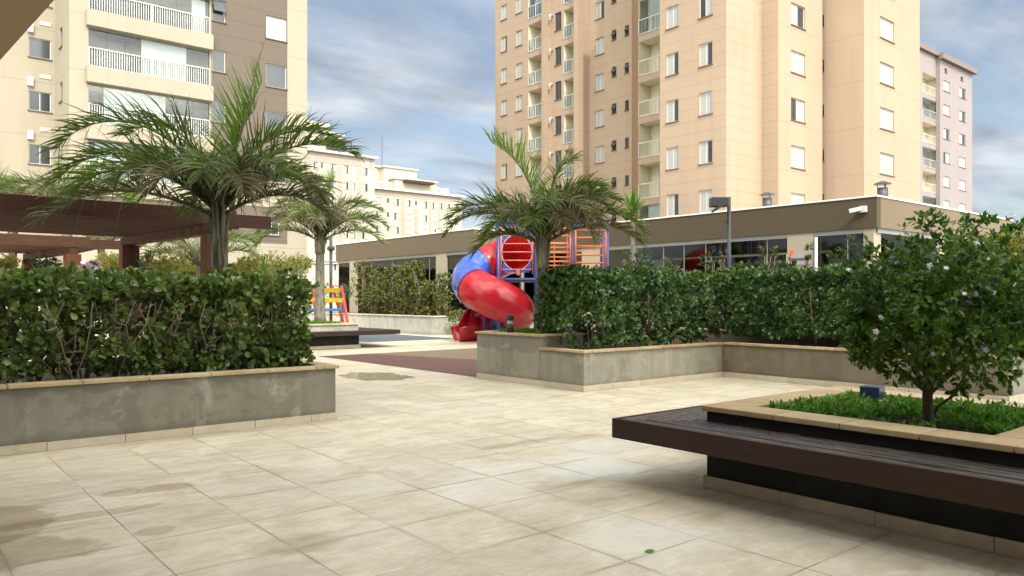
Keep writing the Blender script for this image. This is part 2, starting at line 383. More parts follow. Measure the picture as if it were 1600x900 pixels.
def plastic(name, col):
    m, t, o = new_mat(name); g = G(t); f = g.noise(g.obj(), 2, 4); c = g.mix(g.step(f, .35, .65), tuple(a * .85 for a in col), tuple(a * 1.15 for a in col))
    p = g.bsdf(o, c, g.m('ADD', .2, g.m('MULTIPLY', f, .12)), None, .3, .01, .5, 0, .2)
    tl = g.n('ShaderNodeBsdfTranslucent'); t.links.new(g.mix(1, c, (1.6, 1.6, 1.6), 'MULTIPLY'), tl.inputs[0]); ms = g.n('ShaderNodeMixShader'); ms.inputs[0].default_value = .25
    t.links.new(p.outputs[0], ms.inputs[1]); t.links.new(tl.outputs[0], ms.inputs[2]); t.links.new(ms.outputs[0], o.inputs[0]); return m
M['red'] = plastic('red_moulded_plastic', (.42, .010, .020))
M['blue'] = paint('blue_gloss_plastic', (.030, .075, .36), .22, .15, 2, 0, .5, .3)
M['blue_p'] = paint('blue_steel_paint', (.022, .045, .19), .35, .1)
M['orange'] = paint('orange_steel_paint', (.48, .125, .035), .4, .1)
M['yellow'] = paint('yellow_board_paint', (.75, .47, .02), .4, .06)
M['red_p'] = paint('red_steel_paint', (.48, .03, .025), .4, .08)
M['blue_b'] = paint('blue_board_paint', (.03, .16, .45), .4, .06)
M['lampblue'] = paint('navy_lamp_housing', (.022, .045, .12), .3, .1)
M['frost'] = paint('frosted_base', (.33, .34, .33), .4, .06)
M['petal_w'] = paint('white_petal', (.78, .74, .78), .6, .04)
M['petal_l'] = paint('lilac_petal', (.48, .38, .64), .6, .06)
M['petal_p'] = paint('purple_petal', (.20, .07, .42), .6, .08)
M['petal_o'] = paint('orange_petal', (.75, .12, .03), .6, .1)
M['petal_k'] = paint('pink_petal', (.70, .45, .66), .6, .06)
M['plaque'] = paint('grey_plaque', (.30, .30, .31), .35)
M['plaque_d'] = paint('plaque_dark', (.07, .07, .08), .4)

def palm_trunk_mat():
    m, t, o = new_mat('ringed_palm_trunk'); g = G(t); v = g.obj(); x, y, z = g._sep(v)
    zz = g.m('ADD', z, g.m('MULTIPLY', g.noise(v, 3, 3), .05))
    f = g.m('FRACT', g.m('DIVIDE', zz, .085)); ring = g.m('LESS_THAN', f, .16)
    n = g.noise(v, 5, 5, .6, .3, (3, 3, 1))
    c = g.mix(g.step(n, .35, .65), (.10, .09, .065), (.23, .21, .165)); c = g.mix(g.m('MULTIPLY', ring, .45), c, (.09, .075, .055))
    c = g.mix(g.m('MULTIPLY', g.step(g.noise(v, 2.2, 4), .55, .68), .45), c, (.10, .13, .075))
    g.bsdf(o, c, .8, g.m('SUBTRACT', n, ring), .4, .02, .3); return m
M['palmt'] = palm_trunk_mat()
def sheath_mat():
    m, t, o = new_mat('palm_sheath'); g = G(t); v = g.obj()
    n = g.noise(v, 3, 6, .65, .6, (5, 5, .7))
    c = g.ramp(n, [(.32, (.035, .025, .018)), (.46, (.17, .16, .10)), (.60, (.26, .26, .18)), (.75, (.42, .40, .32))])
    g.bsdf(o, c, .7, n, .5, .03, .35); return m
M['sheath'] = sheath_mat()

def floor_mat():
    m, t, o = new_mat('travertine_tiles'); g = G(t); v = g.obj(); x, y, z = g._sep(v)
    SU, SV = .680, .7085
    a = g.m('DIVIDE', g.m('SUBTRACT', x, 3.285 - 40 * SU), SU); b = g.m('DIVIDE', g.m('SUBTRACT', y, 3.657 - 40 * SV), SV)
    ida = g.m('FLOOR', a); idb = g.m('FLOOR', b)
    fa = g.m('FRACT', a); fb = g.m('FRACT', b)
    ga = g.m('MINIMUM', fa, g.m('SUBTRACT', 1.0, fa)); gb = g.m('MINIMUM', fb, g.m('SUBTRACT', 1.0, fb))
    d = g.m('MULTIPLY', g.m('MINIMUM', ga, gb), .69)
    jn = g.noise(v, 1.4, 4)
    groutw = g.step(d, .0062, .0036)
    wn_ = g.n('ShaderNodeTexWhiteNoise', noise_dimensions='2D'); t.links.new(g.comb(ida, idb), wn_.inputs['Vector']); rnd = wn_.outputs['Value']
    wn2 = g.n('ShaderNodeTexWhiteNoise', noise_dimensions='2D'); t.links.new(g.comb(g.m('ADD', ida, 17.3), idb), wn2.inputs['Vector']); rnd2 = wn2.outputs['Value']
    # each tile shifts its own veining
    vt = g.n('ShaderNodeVectorMath', operation='ADD'); t.links.new(v, vt.inputs[0]); t.links.new(g.comb(g.m('MULTIPLY', rnd, 7.0), g.m('MULTIPLY', rnd2, 7.0)), vt.inputs[1]); vv = vt.outputs[0]
    grain = g.noise(vv, 1.6, 7, .66, .7, (1.4, 3.6, 1))
    fine = g.noise(vv, 10, 7, .74, .6, (1.2, 2.8, 1))
    c = g.ramp(grain, [(.30, (.43, .365, .255)), (.46, (.53, .465, .345)), (.58, (.58, .52, .40)), (.74, (.65, .60, .49))])
    c = g.mix(g.m('MULTIPLY', g.step(fine, .46, .68), .34), c, (.33, .27, .185))
    c = g.mix(g.m('MULTIPLY', g.step(fine, .40, .26), .35), c, (.62, .58, .48))
    hsv = g.n('ShaderNodeHueSaturation'); t.links.new(c, hsv.inputs['Color']); t.links.new(g.m('ADD', .93, g.m('MULTIPLY', rnd, .13)), hsv.inputs['Value']); t.links.new(g.m('ADD', .90, g.m('MULTIPLY', rnd2, .16)), hsv.inputs['Saturation']); c = hsv.outputs[0]
    # worn pale bloom and walked-in dirt
    wet = g.noise(v, .55, 5, .6, .4)
    c = g.mix(g.m('MULTIPLY', g.step(wet, .56, .68), .40), c, (.60, .585, .53))
    c = g.mix(g.m('MULTIPLY', g.step(wet, .42, .32), .30), c, (.36, .30, .21))
    sc1 = g.noise(v, 1.25, 8, .68, .9); c = g.mix(g.m('MULTIPLY', g.step(sc1, .52, .62), .34), c, (.37, .31, .215)); c = g.mix(g.m('MULTIPLY', g.step(sc1, .45, .36), .40), c, (.66, .615, .505))
    sc2 = g.noise(v, 4.5, 8, .75, 1.2); c = g.mix(g.m('MULTIPLY', g.step(sc2, .58, .68), .28), c, (.33, .265, .175))
    grit = g.noise(v, 70, 2, .5); c = g.mix(g.m('MULTIPLY', g.step(grit, .70, .76), .45), c, (.20, .155, .10))
    speck = g.noise(v, 13, 2, .5)
    c = g.mix(g.m('MULTIPLY', g.step(speck, .765, .80), .55), c, (.16, .12, .08))
    # pale bloom tiles near the bench
    def blob(cx, cy, rx, ry, edge=.12, amp=.5):
        ddx = g.m('DIVIDE', g.m('SUBTRACT', x, cx), rx); ddy = g.m('DIVIDE', g.m('SUBTRACT', y, cy), ry)
        r = g.m('SQRT', g.m('ADD', g.m('MULTIPLY', ddx, ddx), g.m('MULTIPLY', ddy, ddy)))
        r = g.m('ADD', r, g.m('MULTIPLY', g.m('SUBTRACT', stn, .5), amp * 3.2))
        return g.step(r, 1.0 + edge, 1.0 - edge)
    stn = g.noise(v, 2.6, 5, .58, .3)
    for (cx, cy, rx, ry, k, e) in [(4.85, 4.75, .42, .40, .65, .4), (3.65, 3.15, .5, .38, .5, .4), (3.6, 4.75, .45, .36, .45, .45), (4.3, 5.2, .6, .35, .35, .5), (5.6, 5.3, .5, .5, .35, .5)]:
        c = g.mix(g.m('MULTIPLY', blob(cx, cy, rx, ry, e), k), c, (.66, .66, .61))
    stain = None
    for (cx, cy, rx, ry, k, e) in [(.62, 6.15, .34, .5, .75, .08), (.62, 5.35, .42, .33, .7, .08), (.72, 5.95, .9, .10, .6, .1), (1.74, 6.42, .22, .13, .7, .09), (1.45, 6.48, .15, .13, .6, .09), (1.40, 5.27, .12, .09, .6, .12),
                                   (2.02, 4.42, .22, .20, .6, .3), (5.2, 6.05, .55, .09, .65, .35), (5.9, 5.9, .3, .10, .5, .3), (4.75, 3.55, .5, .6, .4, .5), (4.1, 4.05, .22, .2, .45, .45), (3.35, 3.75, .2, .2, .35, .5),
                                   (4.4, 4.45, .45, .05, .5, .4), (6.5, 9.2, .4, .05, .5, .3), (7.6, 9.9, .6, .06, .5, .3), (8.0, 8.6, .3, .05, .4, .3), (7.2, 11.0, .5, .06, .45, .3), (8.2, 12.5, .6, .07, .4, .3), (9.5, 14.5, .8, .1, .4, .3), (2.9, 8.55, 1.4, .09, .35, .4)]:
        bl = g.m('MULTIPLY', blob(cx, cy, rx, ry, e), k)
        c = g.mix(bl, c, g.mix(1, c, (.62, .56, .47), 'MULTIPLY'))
    pud = blob(7.35, 13.0, .62, .95, .10, .35)
    c = g.mix(g.m('MULTIPLY', pud, .6), c, (.27, .21, .12))
    gcol = g.mix(g.step(jn, .45, .6), (.14, .105, .068), (.36, .30, .21))
    c = g.mix(g.m('MULTIPLY', groutw, g.m('ADD', .16, g.m('MULTIPLY', g.step(g.noise(v, .9, 4), .40, .58), .75))), c, gcol)
    seam = g.m('MULTIPLY', g.step(d, .035, .004), g.step(g.noise(v, 1.1, 4), .50, .64))
    c = g.mix(g.m('MULTIPLY', seam, .45), c, (.27, .20, .125))
    rough = g.m('ADD', .40, g.m('MULTIPLY', fine, .25)); rough = g.m('SUBTRACT', rough, g.m('MULTIPLY', pud, .40)); rough = g.m('SUBTRACT', rough, g.m('MULTIPLY', g.step(wet, .56, .68), .12))
    h = g.m('SUBTRACT', g.m('MULTIPLY', fine, .25), groutw)
    g.bsdf(o, c, rough, h, .30, .004, .35); return m
M['floor'] = floor_mat()
def rubber_mat(name, base, seed):
    m, t, o = new_mat(name); g = G(t); v = g.obj(); x, y, z = g._sep(v)
    fa = g.m('FRACT', g.m('DIVIDE', g.m('ADD', x, 50 + seed), .5)); fb = g.m('FRACT', g.m('DIVIDE', g.m('ADD', y, 50.2), .5))
    line = g.m('MAXIMUM', g.m('LESS_THAN', fa, .02), g.m('LESS_THAN', fb, .02))
    n = g.noise(v, 40, 3, .7); b = g.noise(v, .5, 4)
    c = g.mix(g.step(n, .35, .65), tuple(a * .75 for a in base), tuple(a * 1.25 for a in base))
    c = g.mix(g.m('MULTIPLY', g.step(b, .4, .65), .4), c, tuple(a * .65 for a in base)); c = g.mix(g.m('MULTIPLY', line, .5), c, tuple(a * .4 for a in base))
    g.bsdf(o, c, .75, n, .3, .005, .3); return m

# ---------------------------------------------------------------- ground
mb = MB(); mb.quad((-1500, -1500, 0), (1500, -1500, 0), (1500, 1500, 0), (-1500, 1500, 0))
m, t, o_ = new_mat('far_ground'); g = G(t); v = g.obj()
g.bsdf(o_, g.mix(g.step(g.noise(v, .05, 5), .4, .6), (.16, .15, .12), (.24, .22, .17)), .9)
solo('ground', mb, m, None, None, kind='structure')
mb = MB(); mb.quad((-6, -12, .004), (45, -12, .004), (45, 50, .004), (-6, 50, .004))
solo('paving', mb, M['floor'], None, None, kind='structure')
mb = MB(); mb.quad((8.75, 9, .008), (10.5, 9, .008), (11.4, 14.5, .008), (10.2, 18.4, .008)); mb.add([(8.75, 9, .008), (10.2, 18.4, .008), (9.3, 18.4, .008), (8.75, 18.4, .008)], [(0, 1, 2, 3)])
solo('rubber_mat', mb, rubber_mat('plum_rubber', (.125, .066, .055), 0), None, None, kind='structure')
mb = MB(); mb.add([(10.5, 9, .008), (14.4, 9, .008), (14.4, 18.4, .008), (10.2, 18.4, .008), (11.4, 14.5, .008)], [(0, 1, 2, 3, 4)])
solo('rubber_mat', mb, rubber_mat('tan_rubber', (.19, .145, .088), .2), None, None, kind='structure')
mb = MB(); mb.quad((14.4, 9, .008), (20, 9, .008), (20, 18.4, .008), (14.4, 18.4, .008))
mb.quad((12.8, 23.2, .008), (16.6, 23.2, .008), (16.6, 31, .008), (12.8, 31, .008))
solo('rubber_mat', mb, rubber_mat('slate_rubber', (.085, .105, .12), .3), None, None, kind='structure')

# ---------------------------------------------------------------- facades and windows
def facade(mb, P, D, N, wd, z0, z1, holes, rev=.14):
    xs = sorted({0, wd, *[h[0] for h in holes], *[h[1] for h in holes]}); zs = sorted({z0, z1, *[h[2] for h in holes], *[h[3] for h in holes]})
    def pt(a, z, n=0): return (P[0] + D[0] * a + N[0] * n, P[1] + D[1] * a + N[1] * n, z)
    for i in range(len(xs) - 1):
        # merge vertical runs of solid cells
        run = None
        for j in range(len(zs) - 1):
            cx = (xs[i] + xs[i+1]) / 2; cz = (zs[j] + zs[j+1]) / 2
            hole = any(h[0] < cx < h[1] and h[2] < cz < h[3] for h in holes)
            if not hole and run is None: run = zs[j]
            if hole and run is not None:
                mb.quad(pt(xs[i], run), pt(xs[i+1], run), pt(xs[i+1], zs[j]), pt(xs[i], zs[j])); run = None
        if run is not None: mb.quad(pt(xs[i], run), pt(xs[i+1], run), pt(xs[i+1], zs[-1]), pt(xs[i], zs[-1]))
    for h in holes:
        a0, a1, b0, b1 = h[:4]; r = h[4] if len(h) > 4 else rev
        mb.quad(pt(a0, b0), pt(a0, b1), pt(a0, b1, -r), pt(a0, b0, -r)); mb.quad(pt(a1, b0), pt(a1, b0, -r), pt(a1, b1, -r), pt(a1, b1))
        mb.quad(pt(a0, b0), pt(a0, b0, -r), pt(a1, b0, -r), pt(a1, b0)); mb.quad(pt(a0, b1), pt(a1, b1), pt(a1, b1, -r), pt(a0, b1, -r))
WC = {}
def win_meshes(w_, h_, kind, frame='white', y=.08):
    key = (round(w_, 2), round(h_, 2), kind, frame, y)
    if key in WC: return WC[key]
    out = []
    f = .045 if w_ > .6 else .035
    a = MB()
    for x0, x1, z0, z1 in ((0, f, 0, h_), (w_ - f, w_, 0, h_), (f, w_ - f, 0, f), (f, w_ - f, h_ - f, h_)): a.box(x0, x1, y, y + .05, z0, z1)
    if kind in ('half', 'shut', 'glass2', 'halfl'): a.box(w_/2 - .02, w_/2 + .02, y + .004, y + .05, f, h_ - f)
    out.append(('frame', a.mesh('window', [M[frame]])))
    a = MB(); a.box(-.05, w_ + .05, -.06, .07, -.055, -.003); out.append(('sill', a.mesh('sill', M['sill'])))
    def pan(x0, x1, d=.02, z0=f, z1=h_ - f):
        q = MB(); q.box(x0, x1, y + d, y + d + .02, z0, z1); return q
    if kind == 'shut':
        for x0, x1 in ((f, w_/2 - .02), (w_/2 + .02, w_ - f)): out.append(('shutter', pan(x0, x1).mesh('shutter', M['shutter'])))
    elif kind == 'half':
        out.append(('shutter', pan(f, w_/2 + .1).mesh('shutter', M['shutter']))); out.append(('pane', pan(w_/2 + .1, w_ - f, .026).mesh('pane', M['dglass'])))
    elif kind == 'halfl':
        out.append(('pane', pan(f, w_/2 - .08, .026).mesh('pane', M['dglass']))); out.append(('shutter', pan(w_/2 - .08, w_ - f).mesh('shutter', M['shutter'])))
    elif kind == 'blind':
        out.append(('blind', pan(f, w_ - f).mesh('blind', M['white'])))
    elif kind == 'awn':
        out.append(('pane', pan(f, w_ - f, .03).mesh('pane', M['dglass'])))
        q = MB(); q.bar((f, -.16, h_ * .45), (w_ - f, -.16, h_ * .45), .03); q.bar((f, y, h_ - f), (f, -.16, h_ * .45), .025); q.bar((w_ - f, y, h_ - f), (w_ - f, -.16, h_ * .45), .025)
        q.quad((f, y, h_ - f), (w_ - f, y, h_ - f), (w_ - f, -.16, h_ * .45), (f, -.16, h_ * .45))
        out.append(('sash', q.mesh('sash', M['bglass'])))
    else:
        out.append(('pane', pan(f, w_ - f).mesh('pane', M['dglass'] if kind in ('glass', 'glass2') else M['bglass'])))
    WC[key] = out; return out
def put_window(root, P, D, a, z, w_, h_, kind, frame='white'):
    ms = win_meshes(w_, h_, kind, frame)
    o = link('window', ms[0][1], root)
    o.location = (P[0] + D[0] * a - root.location.x, P[1] + D[1] * a - root.location.y, z); o.rotation_euler = (0, 0, math.atan2(D[1], D[0]))
    for nm, me in ms[1:]: link(nm, me, o)
    return o
BC = {}
def balcony(root, P, D, a, z, w_, h_, depth=1.3, mat='cream_in', glazed=0, rail='bars', railh=1.0, blinds=(), band=None, bandmat=None):
    """recess lined with pale render, a door behind, a railing in front"""
    key = (round(w_, 2), round(h_, 2), depth, mat, glazed, rail, blinds, band)
    if key not in BC:
        out = []; q = MB()
        q.quad((0, depth, 0), (w_, depth, 0), (w_, depth, h_), (0, depth, h_))
        e = .003
        q.quad((e, 0, 0), (e, depth, 0), (e, depth, h_), (e, 0, h_)); q.quad((w_-e, 0, 0), (w_-e, 0, h_), (w_-e, depth, h_), (w_-e, depth, 0))
        q.quad((0, 0, e), (w_, 0, e), (w_, depth, e), (0, depth, e)); q.quad((0, 0, h_-e), (0, depth, h_-e), (w_, depth, h_-e), (w_, 0, h_-e))
        out.append(('balcony', q.mesh('balcony', M[mat])))
        dw = min(1.6, w_ * .55); d0 = w_ * .92 - dw if w_ < 4 else w_ * .12
        q = MB(); q.box(d0, d0 + dw, depth - .05, depth - .01, .03, 2.1); out.append(('door', q.mesh('door', M['bglass'])))
        q = MB(); y0 = -.03
        n = max(3, int(w_ / .115)) if rail == 'bars' else max(4, int(w_ / .3))
        q.box(0, w_, y0 - .03, y0 + .03, railh - .05, railh); q.box(0, w_, y0 - .02, y0 + .02, .04, .09)
        tw = .028 if rail == 'bars' else .014
        for i in range(n + 1):
            x = .03 + (w_ - .06) * i / n; q.box(x - tw/2, x + tw/2, y0 - .012, y0 + .012, .09, railh - .05)
        for x in (.02, w_/2, w_ - .02): q.box(x - .025, x + .025, y0 - .02, y0 + .02, 0, railh)
        out.append(('railing', q.mesh('railing', M['white'])))
        if rail == 'glass':
            q = MB(); q.box(.04, w_ - .04, y0 + .02, y0 + .03, .1, railh - .06); out.append(('rail_glass', q.mesh('rail_glass', M['glaze'])))
        if glazed:
            q = MB(); k = max(2, int(w_ / .75))
            for i in range(k): q.box(w_ * i / k + .006, w_ * (i + 1) / k - .006, .08, .09, .02, h_ - .02)
            out.append(('glazing', q.mesh('glazing', M['glaze'])))
            q = MB(); q.box(0, w_, .06, .11, h_ - .06, h_ - .004); out.append(('track', q.mesh('track', M['alu'])))
        for b0, b1 in blinds:
            q = MB(); q.box(b0 * w_, b1 * w_, .14, .17, .02, h_ - .05); out.append(('blind', q.mesh('blind', M['blind'])))
        if band:
            q = MB(); q.box(-.12, w_ + .12, -.32, -.004, -band, -.002); out.append(('slab_band', q.mesh('slab_band', M[bandmat])))
        BC[key] = out
    ms = BC[key]
    o = link('balcony', ms[0][1], root); o.location = (P[0] + D[0] * a - root.location.x, P[1] + D[1] * a - root.location.y, z); o.rotation_euler = (0, 0, math.atan2(D[1], D[0]))
    for nm, me in ms[1:]: link(nm, me, o)
    return o
rng = random.Random(7)
DX, DYm = (1, 0), (0, -1); NX, NY = (-1, 0), (0, -1)

# ---- tan tower on the right
rt = wthing('apartment_tower', 'tall tan apartment tower with white louvred windows and recessed balconies on the right', 'tower', (42.5, 40, 0)); TOP = 35
SILL = [.8 + 2.8 * k for k in range(1, 11)]
U1, U2, U3, U4, U5, V4, V5, VG = 42.5, 43.2, 40.2, 36.5, 40.0, 24.3, 22.0, 25.38
wins = []          # P, D, a, z, w, h, kind
def kindof(): return rng.choice(['shut', 'shut', 'half', 'half', 'shut', 'halfl', 'half'])
def col_u(u, v0, pxa, pxb, zs, h, kinds=None, frame='white', dz=0):
    va, vb = on_u(pxa, u), on_u(pxb, u); hs = []
    for z in zs:
        hs.append((v0 - va, v0 - vb, z + dz, z + dz + h)); wins.append(((u, v0), DYm, v0 - va, z + dz, va - vb, h, (kinds or kindof)(), frame))
    return hs
def col_v(v, u0, pxa, pxb, zs, h, kinds=None, frame='white', dz=0):
    ua, ub = on_v(pxa, v), on_v(pxb, v); hs = []
    for z in zs:
        hs.append((ua - u0, ub - u0, z + dz, z + dz + h)); wins.append(((u0, v), DX, ua - u0, z + dz, ub - ua, h, (kinds or kindof)(), frame))
    return hs
balc = []
def bcol_u(u, v0, pxa, pxb, zs, h, **k):
    va, vb = on_u(pxa, u), on_u(pxb, u); hs = []
    for i, z in enumerate(zs):
        hs.append((v0 - va, v0 - vb, z, z + h, 1.3)); kk = dict(k)
        balc.append(((u, v0), DYm, v0 - va, z, va - vb, h, kk, i))
    return hs
vL = on_u(774, U1); vS = on_u(911, U1)
F1 = MB(); hs = col_u(U1, vL, 783, 792, SILL[1:9], 1.3) + col_u(U1, vL, 806, 816, SILL[1:9], 1.3)
hs += col_u(U1, vL, 867, 877, SILL[1:9], 1.45, lambda: 'glass2', 'sill')
bz = [z - .95 for z in SILL[1:9]]
hs += bcol_u(U1, vL, 825.5, 849, bz, 2.35, rail='glass', railh=1.05); hs += bcol_u(U1, vL, 881, 910, bz, 2.35, rail='glass', railh=1.05)
facade(F1, (U1, vL), DYm, NX, vL - vS, 0, TOP, hs)
part('wall', F1, M['tan_g'], rt)
st = MB(); st.quad((U1, vS, 0), (U2, vS, 0), (U2, vS, TOP), (U1, vS, TOP))
# light projecting pilaster beside the first balconies
st.box(U1 - .35, U1 - .003, on_u(861, U1), on_u(851, U1), 0, TOP); st.box(U1 - .55, U1 - .003, vS, vS + .5, 0, TOP)
part('pilaster', st, M['tan'], rt)
vC = on_u(987, U3)
F2 = MB(); hs = col_u(U2, vS, 930, 944, SILL[1:8], 1.3) + col_u(U2, vS, 956, 963, SILL[1:8], .75, lambda: rng.choice(['awn', 'glass', 'awn']), 'sill', .75) + col_u(U2, vS, 976.5, 982.5, SILL[1:8], .75, lambda: rng.choice(['awn', 'glass', 'bglass']), 'sill', .75)
facade(F2, (U2, vS), DYm, NX, vS - (vC - 1), 0, TOP, hs); part('wall', F2, M['tan_g'], rt)
v3a, v3b = on_u(997, U3), on_u(1033, U3)
F3 = MB(); F3.box(U3, U2 - .003, v3a, vC, 0, TOP); part('column', F3, M['tan_dark'], rt)
F3 = MB(); bz3 = [z - .95 for z in SILL[:7]]
hs = bcol_u(U3, v3a - .003, 998, 1036, bz3, 2.38, rail='bars3', railh=1.05); facade(F3, (U3, v3a - .003), DYm, NX, v3a - .003 - 30, 0, TOP, hs); part('wall', F3, M['tan'], rt)
v4a, v4b = on_u(1031, U4), VG
F4 = MB(); hs = col_u(U4, v4a, 1041, 1060, SILL[:7], 1.3) + col_u(U4, v4a, 1092, 1113, SILL[:7], 1.3)
facade(F4, (U4, v4a), DYm, NX, v4a - v4b, 0, TOP, hs)
F4.quad((U4, v4a, 0), (U3 + .3, v4a, 0), (U3 + .3, v4a, TOP), (U4, v4a, TOP))
part('wall', F4, M['tan_g'], rt)
F5 = MB(); facade(F5, (U4, VG), DX, NY, U5 - U4, 0, TOP, []); F5.quad((U5, VG, 0), (U5, V4, 0), (U5, V4, TOP), (U5, VG, TOP)); part('wall', F5, M['tan_g'], rt)
uI = on_v(1285, V4)
F6 = MB(); hs = col_v(V4, U5, 1236, 1258, SILL[:7], 1.32); facade(F6, (U5, V4), DX, NY, uI - U5, 0, TOP, hs); F6.quad((uI, V4, 0), (uI, 33, 0), (uI, 33, TOP), (uI, V4, TOP)); part('wall', F6, M['tan'], rt)
uK = on_v(1350, V5); uE = on_v(1437, V5)
F7 = MB(); hs = col_u(uK, 33, 1281, 1287.5, SILL[1:7], .7, lambda: 'awn', 'sill', .9); facade(F7, (uK, 33), DYm, NX, 33 - V5, 0, TOP, hs)
hs = col_v(V5, uK, 1375, 1397, SILL[:7], 1.32); facade(F7, (uK, V5), DX, NY, uE - uK, 0, TOP, hs); F7.quad((uE, V5, 0), (uE, 50, 0), (uE, 50, TOP), (uE, V5, TOP)); part('wall', F7, M['tan'], rt)
F8 = MB(); F8.prism([(U1 + .01, vL), (U1 + .01, vS), (U2 + .01, vS), (U2 + .01, v4a), (U4 + .01, v4a), (U4 + .01, VG + .01), (U5 + .01, VG + .01), (U5 + .01, V4 + .01), (uI - .01, V4 + .01), (uI - .01, 32), (uK + .01, 32), (uK + .01, V5 + .01), (uE - .01, V5 + .01), (uE - .01, vL)], TOP - .2, TOP); part('roof', F8, M['tan'], rt)
F8 = MB(); F8.quad((U1, vL, 0), (uE, vL, 0), (uE, vL, TOP), (U1, vL, TOP)); part('wall', F8, M['tan'], rt)
for (P, D, a, z, w_, h_, kd, fr) in wins: put_window(rt, P, D, a, z, w_, h_, kd, fr)
for (P, D, a, z, w_, h_, kk, i) in balc:
    gl = rng.random() < .22
    balcony(rt, P, D, a, z, w_, h_, 1.3, 'cream_in', 1 if gl else 0, kk.get('rail'), kk.get('railh'), ((.35, .85),) if gl else ())
for z in SILL[1:9]:                                           # flue elbows on the pilaster
    q = MB(); v = on_u(864, U1 - .01); q.tube([(U1, v, z + 1.35), (U1 - .28, v, z + 1.35), (U1 - .34, v, z + 1.3), (U1 - .36, v, z + .95)], .07, 8); q.tube([(U1 - .36, v, z + .95), (U1 - .36, v, z + .9)], .10, 8)
    part('flue', q, M['white'], rt, True)

# ---- cream tower on the left
lt = wthing('apartment_tower', 'cream apartment tower with wide white-railed balconies and taupe wall on the left', 'tower', (10, 44, 0)); LT = 34
VA, VB, UB = 47.0, 43.0, 7.3
wins.clear()
zl = [8.55, 11.35, 14.15, 16.95]
A = MB(); hs = col_v(VA, -8, 45, 80, zl, 1.02, lambda: rng.choice(['glass2', 'bglass2', 'glass2']))
wins.append(((-8, VA), DX, on_v(36, VA) + 8, .4, .75, 2.6, 'glass', 'white')); hs.append((on_v(36, VA) + 8, on_v(36, VA) + 8.75, .4, 3.0))
facade(A, (-8, VA), DX, NY, UB + 8, 0, LT, hs)
hs2 = [(1.5, 2.2, z + .25, z + 1.25) for z in zl]
facade(A, (UB, VA), DYm, NX, VA - VB, 0, LT, hs2)
for z in zl: wins.append(((UB, VA), DYm, 1.5, z + .25, .7, 1.0, 'bglass', 'sill'))
b0, b1 = 8.15, 14.05; bt = [7.44 + 2.81 * k for k in range(0, 4)]
hs = [(b0 - UB, b1 - UB, z, z + 2.0, 1.5) for z in bt] + [(8.6 - UB, 18.3 - UB, 0.0, 3.45, 3.0)]
br0, br1 = 14.16, on_v(449, VB)
hs += [(br0 - UB, br1 - UB, 8.25, LT - .5, .012), (15.15 - UB, br1 - UB, 4.65, 6.75, .012)]
ur = on_v(480, VB)
facade(A, (UB, VB), DX, NY, ur - UB, 0, LT, hs)
A.quad((ur, VB, 0), (ur, 62, 0), (ur, 62, LT), (ur, VB, LT)); A.quad((8.6, VB + 3, 0), (18.3, VB + 3, 0), (18.3, VB + 3, 3.45), (8.6, VB + 3, 3.45))
A.quad((-8, VA, LT), (ur, VB, LT), (ur, 62, LT), (-8, 62, LT))
part('wall', A, M['cream'], lt)
B = MB(); wz = [8.25 + .0 + 2.77 * k for k in range(0, 4)]
zw = [5.4 + 2.77 * k for k in range(1, 5)]
hb = col_v(VB + .012, br0, 416, 448, zw, 1.32, lambda: 'bglass2'); wins[-1] = (*wins[-1][:6], 'blind', 'white')
z_n = [8.45 + 2.78 * k for k in range(0, 4)]
hb += [(.06, .78, z, z + 1.2) for z in z_n]
for z in z_n: wins.append(((br0, VB + .012), DX, .06, z, .72, 1.2, 'awn' if z > 16 else 'bglass2', 'white'))
facade(B, (br0, VB + .012), DX, NY, br1 - br0, 8.25, LT - .5, hb)
part('accent_wall', B, M['brown'], lt)
B = MB(); hb = col_v(VB + .012, 15.15, 413, 437, [5.15], 1.3, lambda: 'glass2'); facade(B, (15.15, VB + .012), DX, NY, br1 - 15.15, 4.65, 6.75, hb); part('accent_wall', B, M['brown'], lt)
for (P, D, a, z, w_, h_, kd, fr) in wins: put_window(lt, P, D, a, z, w_, h_, kd, fr)
for i, z in enumerate(bt):
    bl = [((.05, .3), (.55, .9)), ((.12, .62),), ((.42, .80),), ((.85, .97),)][i]
    balcony(lt, (UB, VB), DX, b0 - UB, z, b1 - b0, 2.0, 1.5, 'grey_in', 1, 'bars', 1.0, bl, .80, 'cream')
q = MB(); q.box(b0 - .12, b1 + .12, VB - .32, VB - .004, bt[-1] + 2.01, bt[-1] + 2.81); part('slab_band', q, M['cream'], lt)
q = MB(); q.box(8.2, 15.1, VB - .5, VB - .004, 5.3, 5.6); part('ledge', q, M['conc4'], lt)
for z in zl:
    q = MB(); u = on_v(47, VA); q.box(u - .13, u + .13, VA - .16, VA - .003, z + 1.25, z + 1.7); part('wall_lamp', q, M['white'], lt)
    q = MB(); u = on_v(71, VA); q.box(u - .25, u + .25, VA - .04, VA - .003, z + 1.75, z + 1.95); part('vent', q, M['cream_in'], lt)

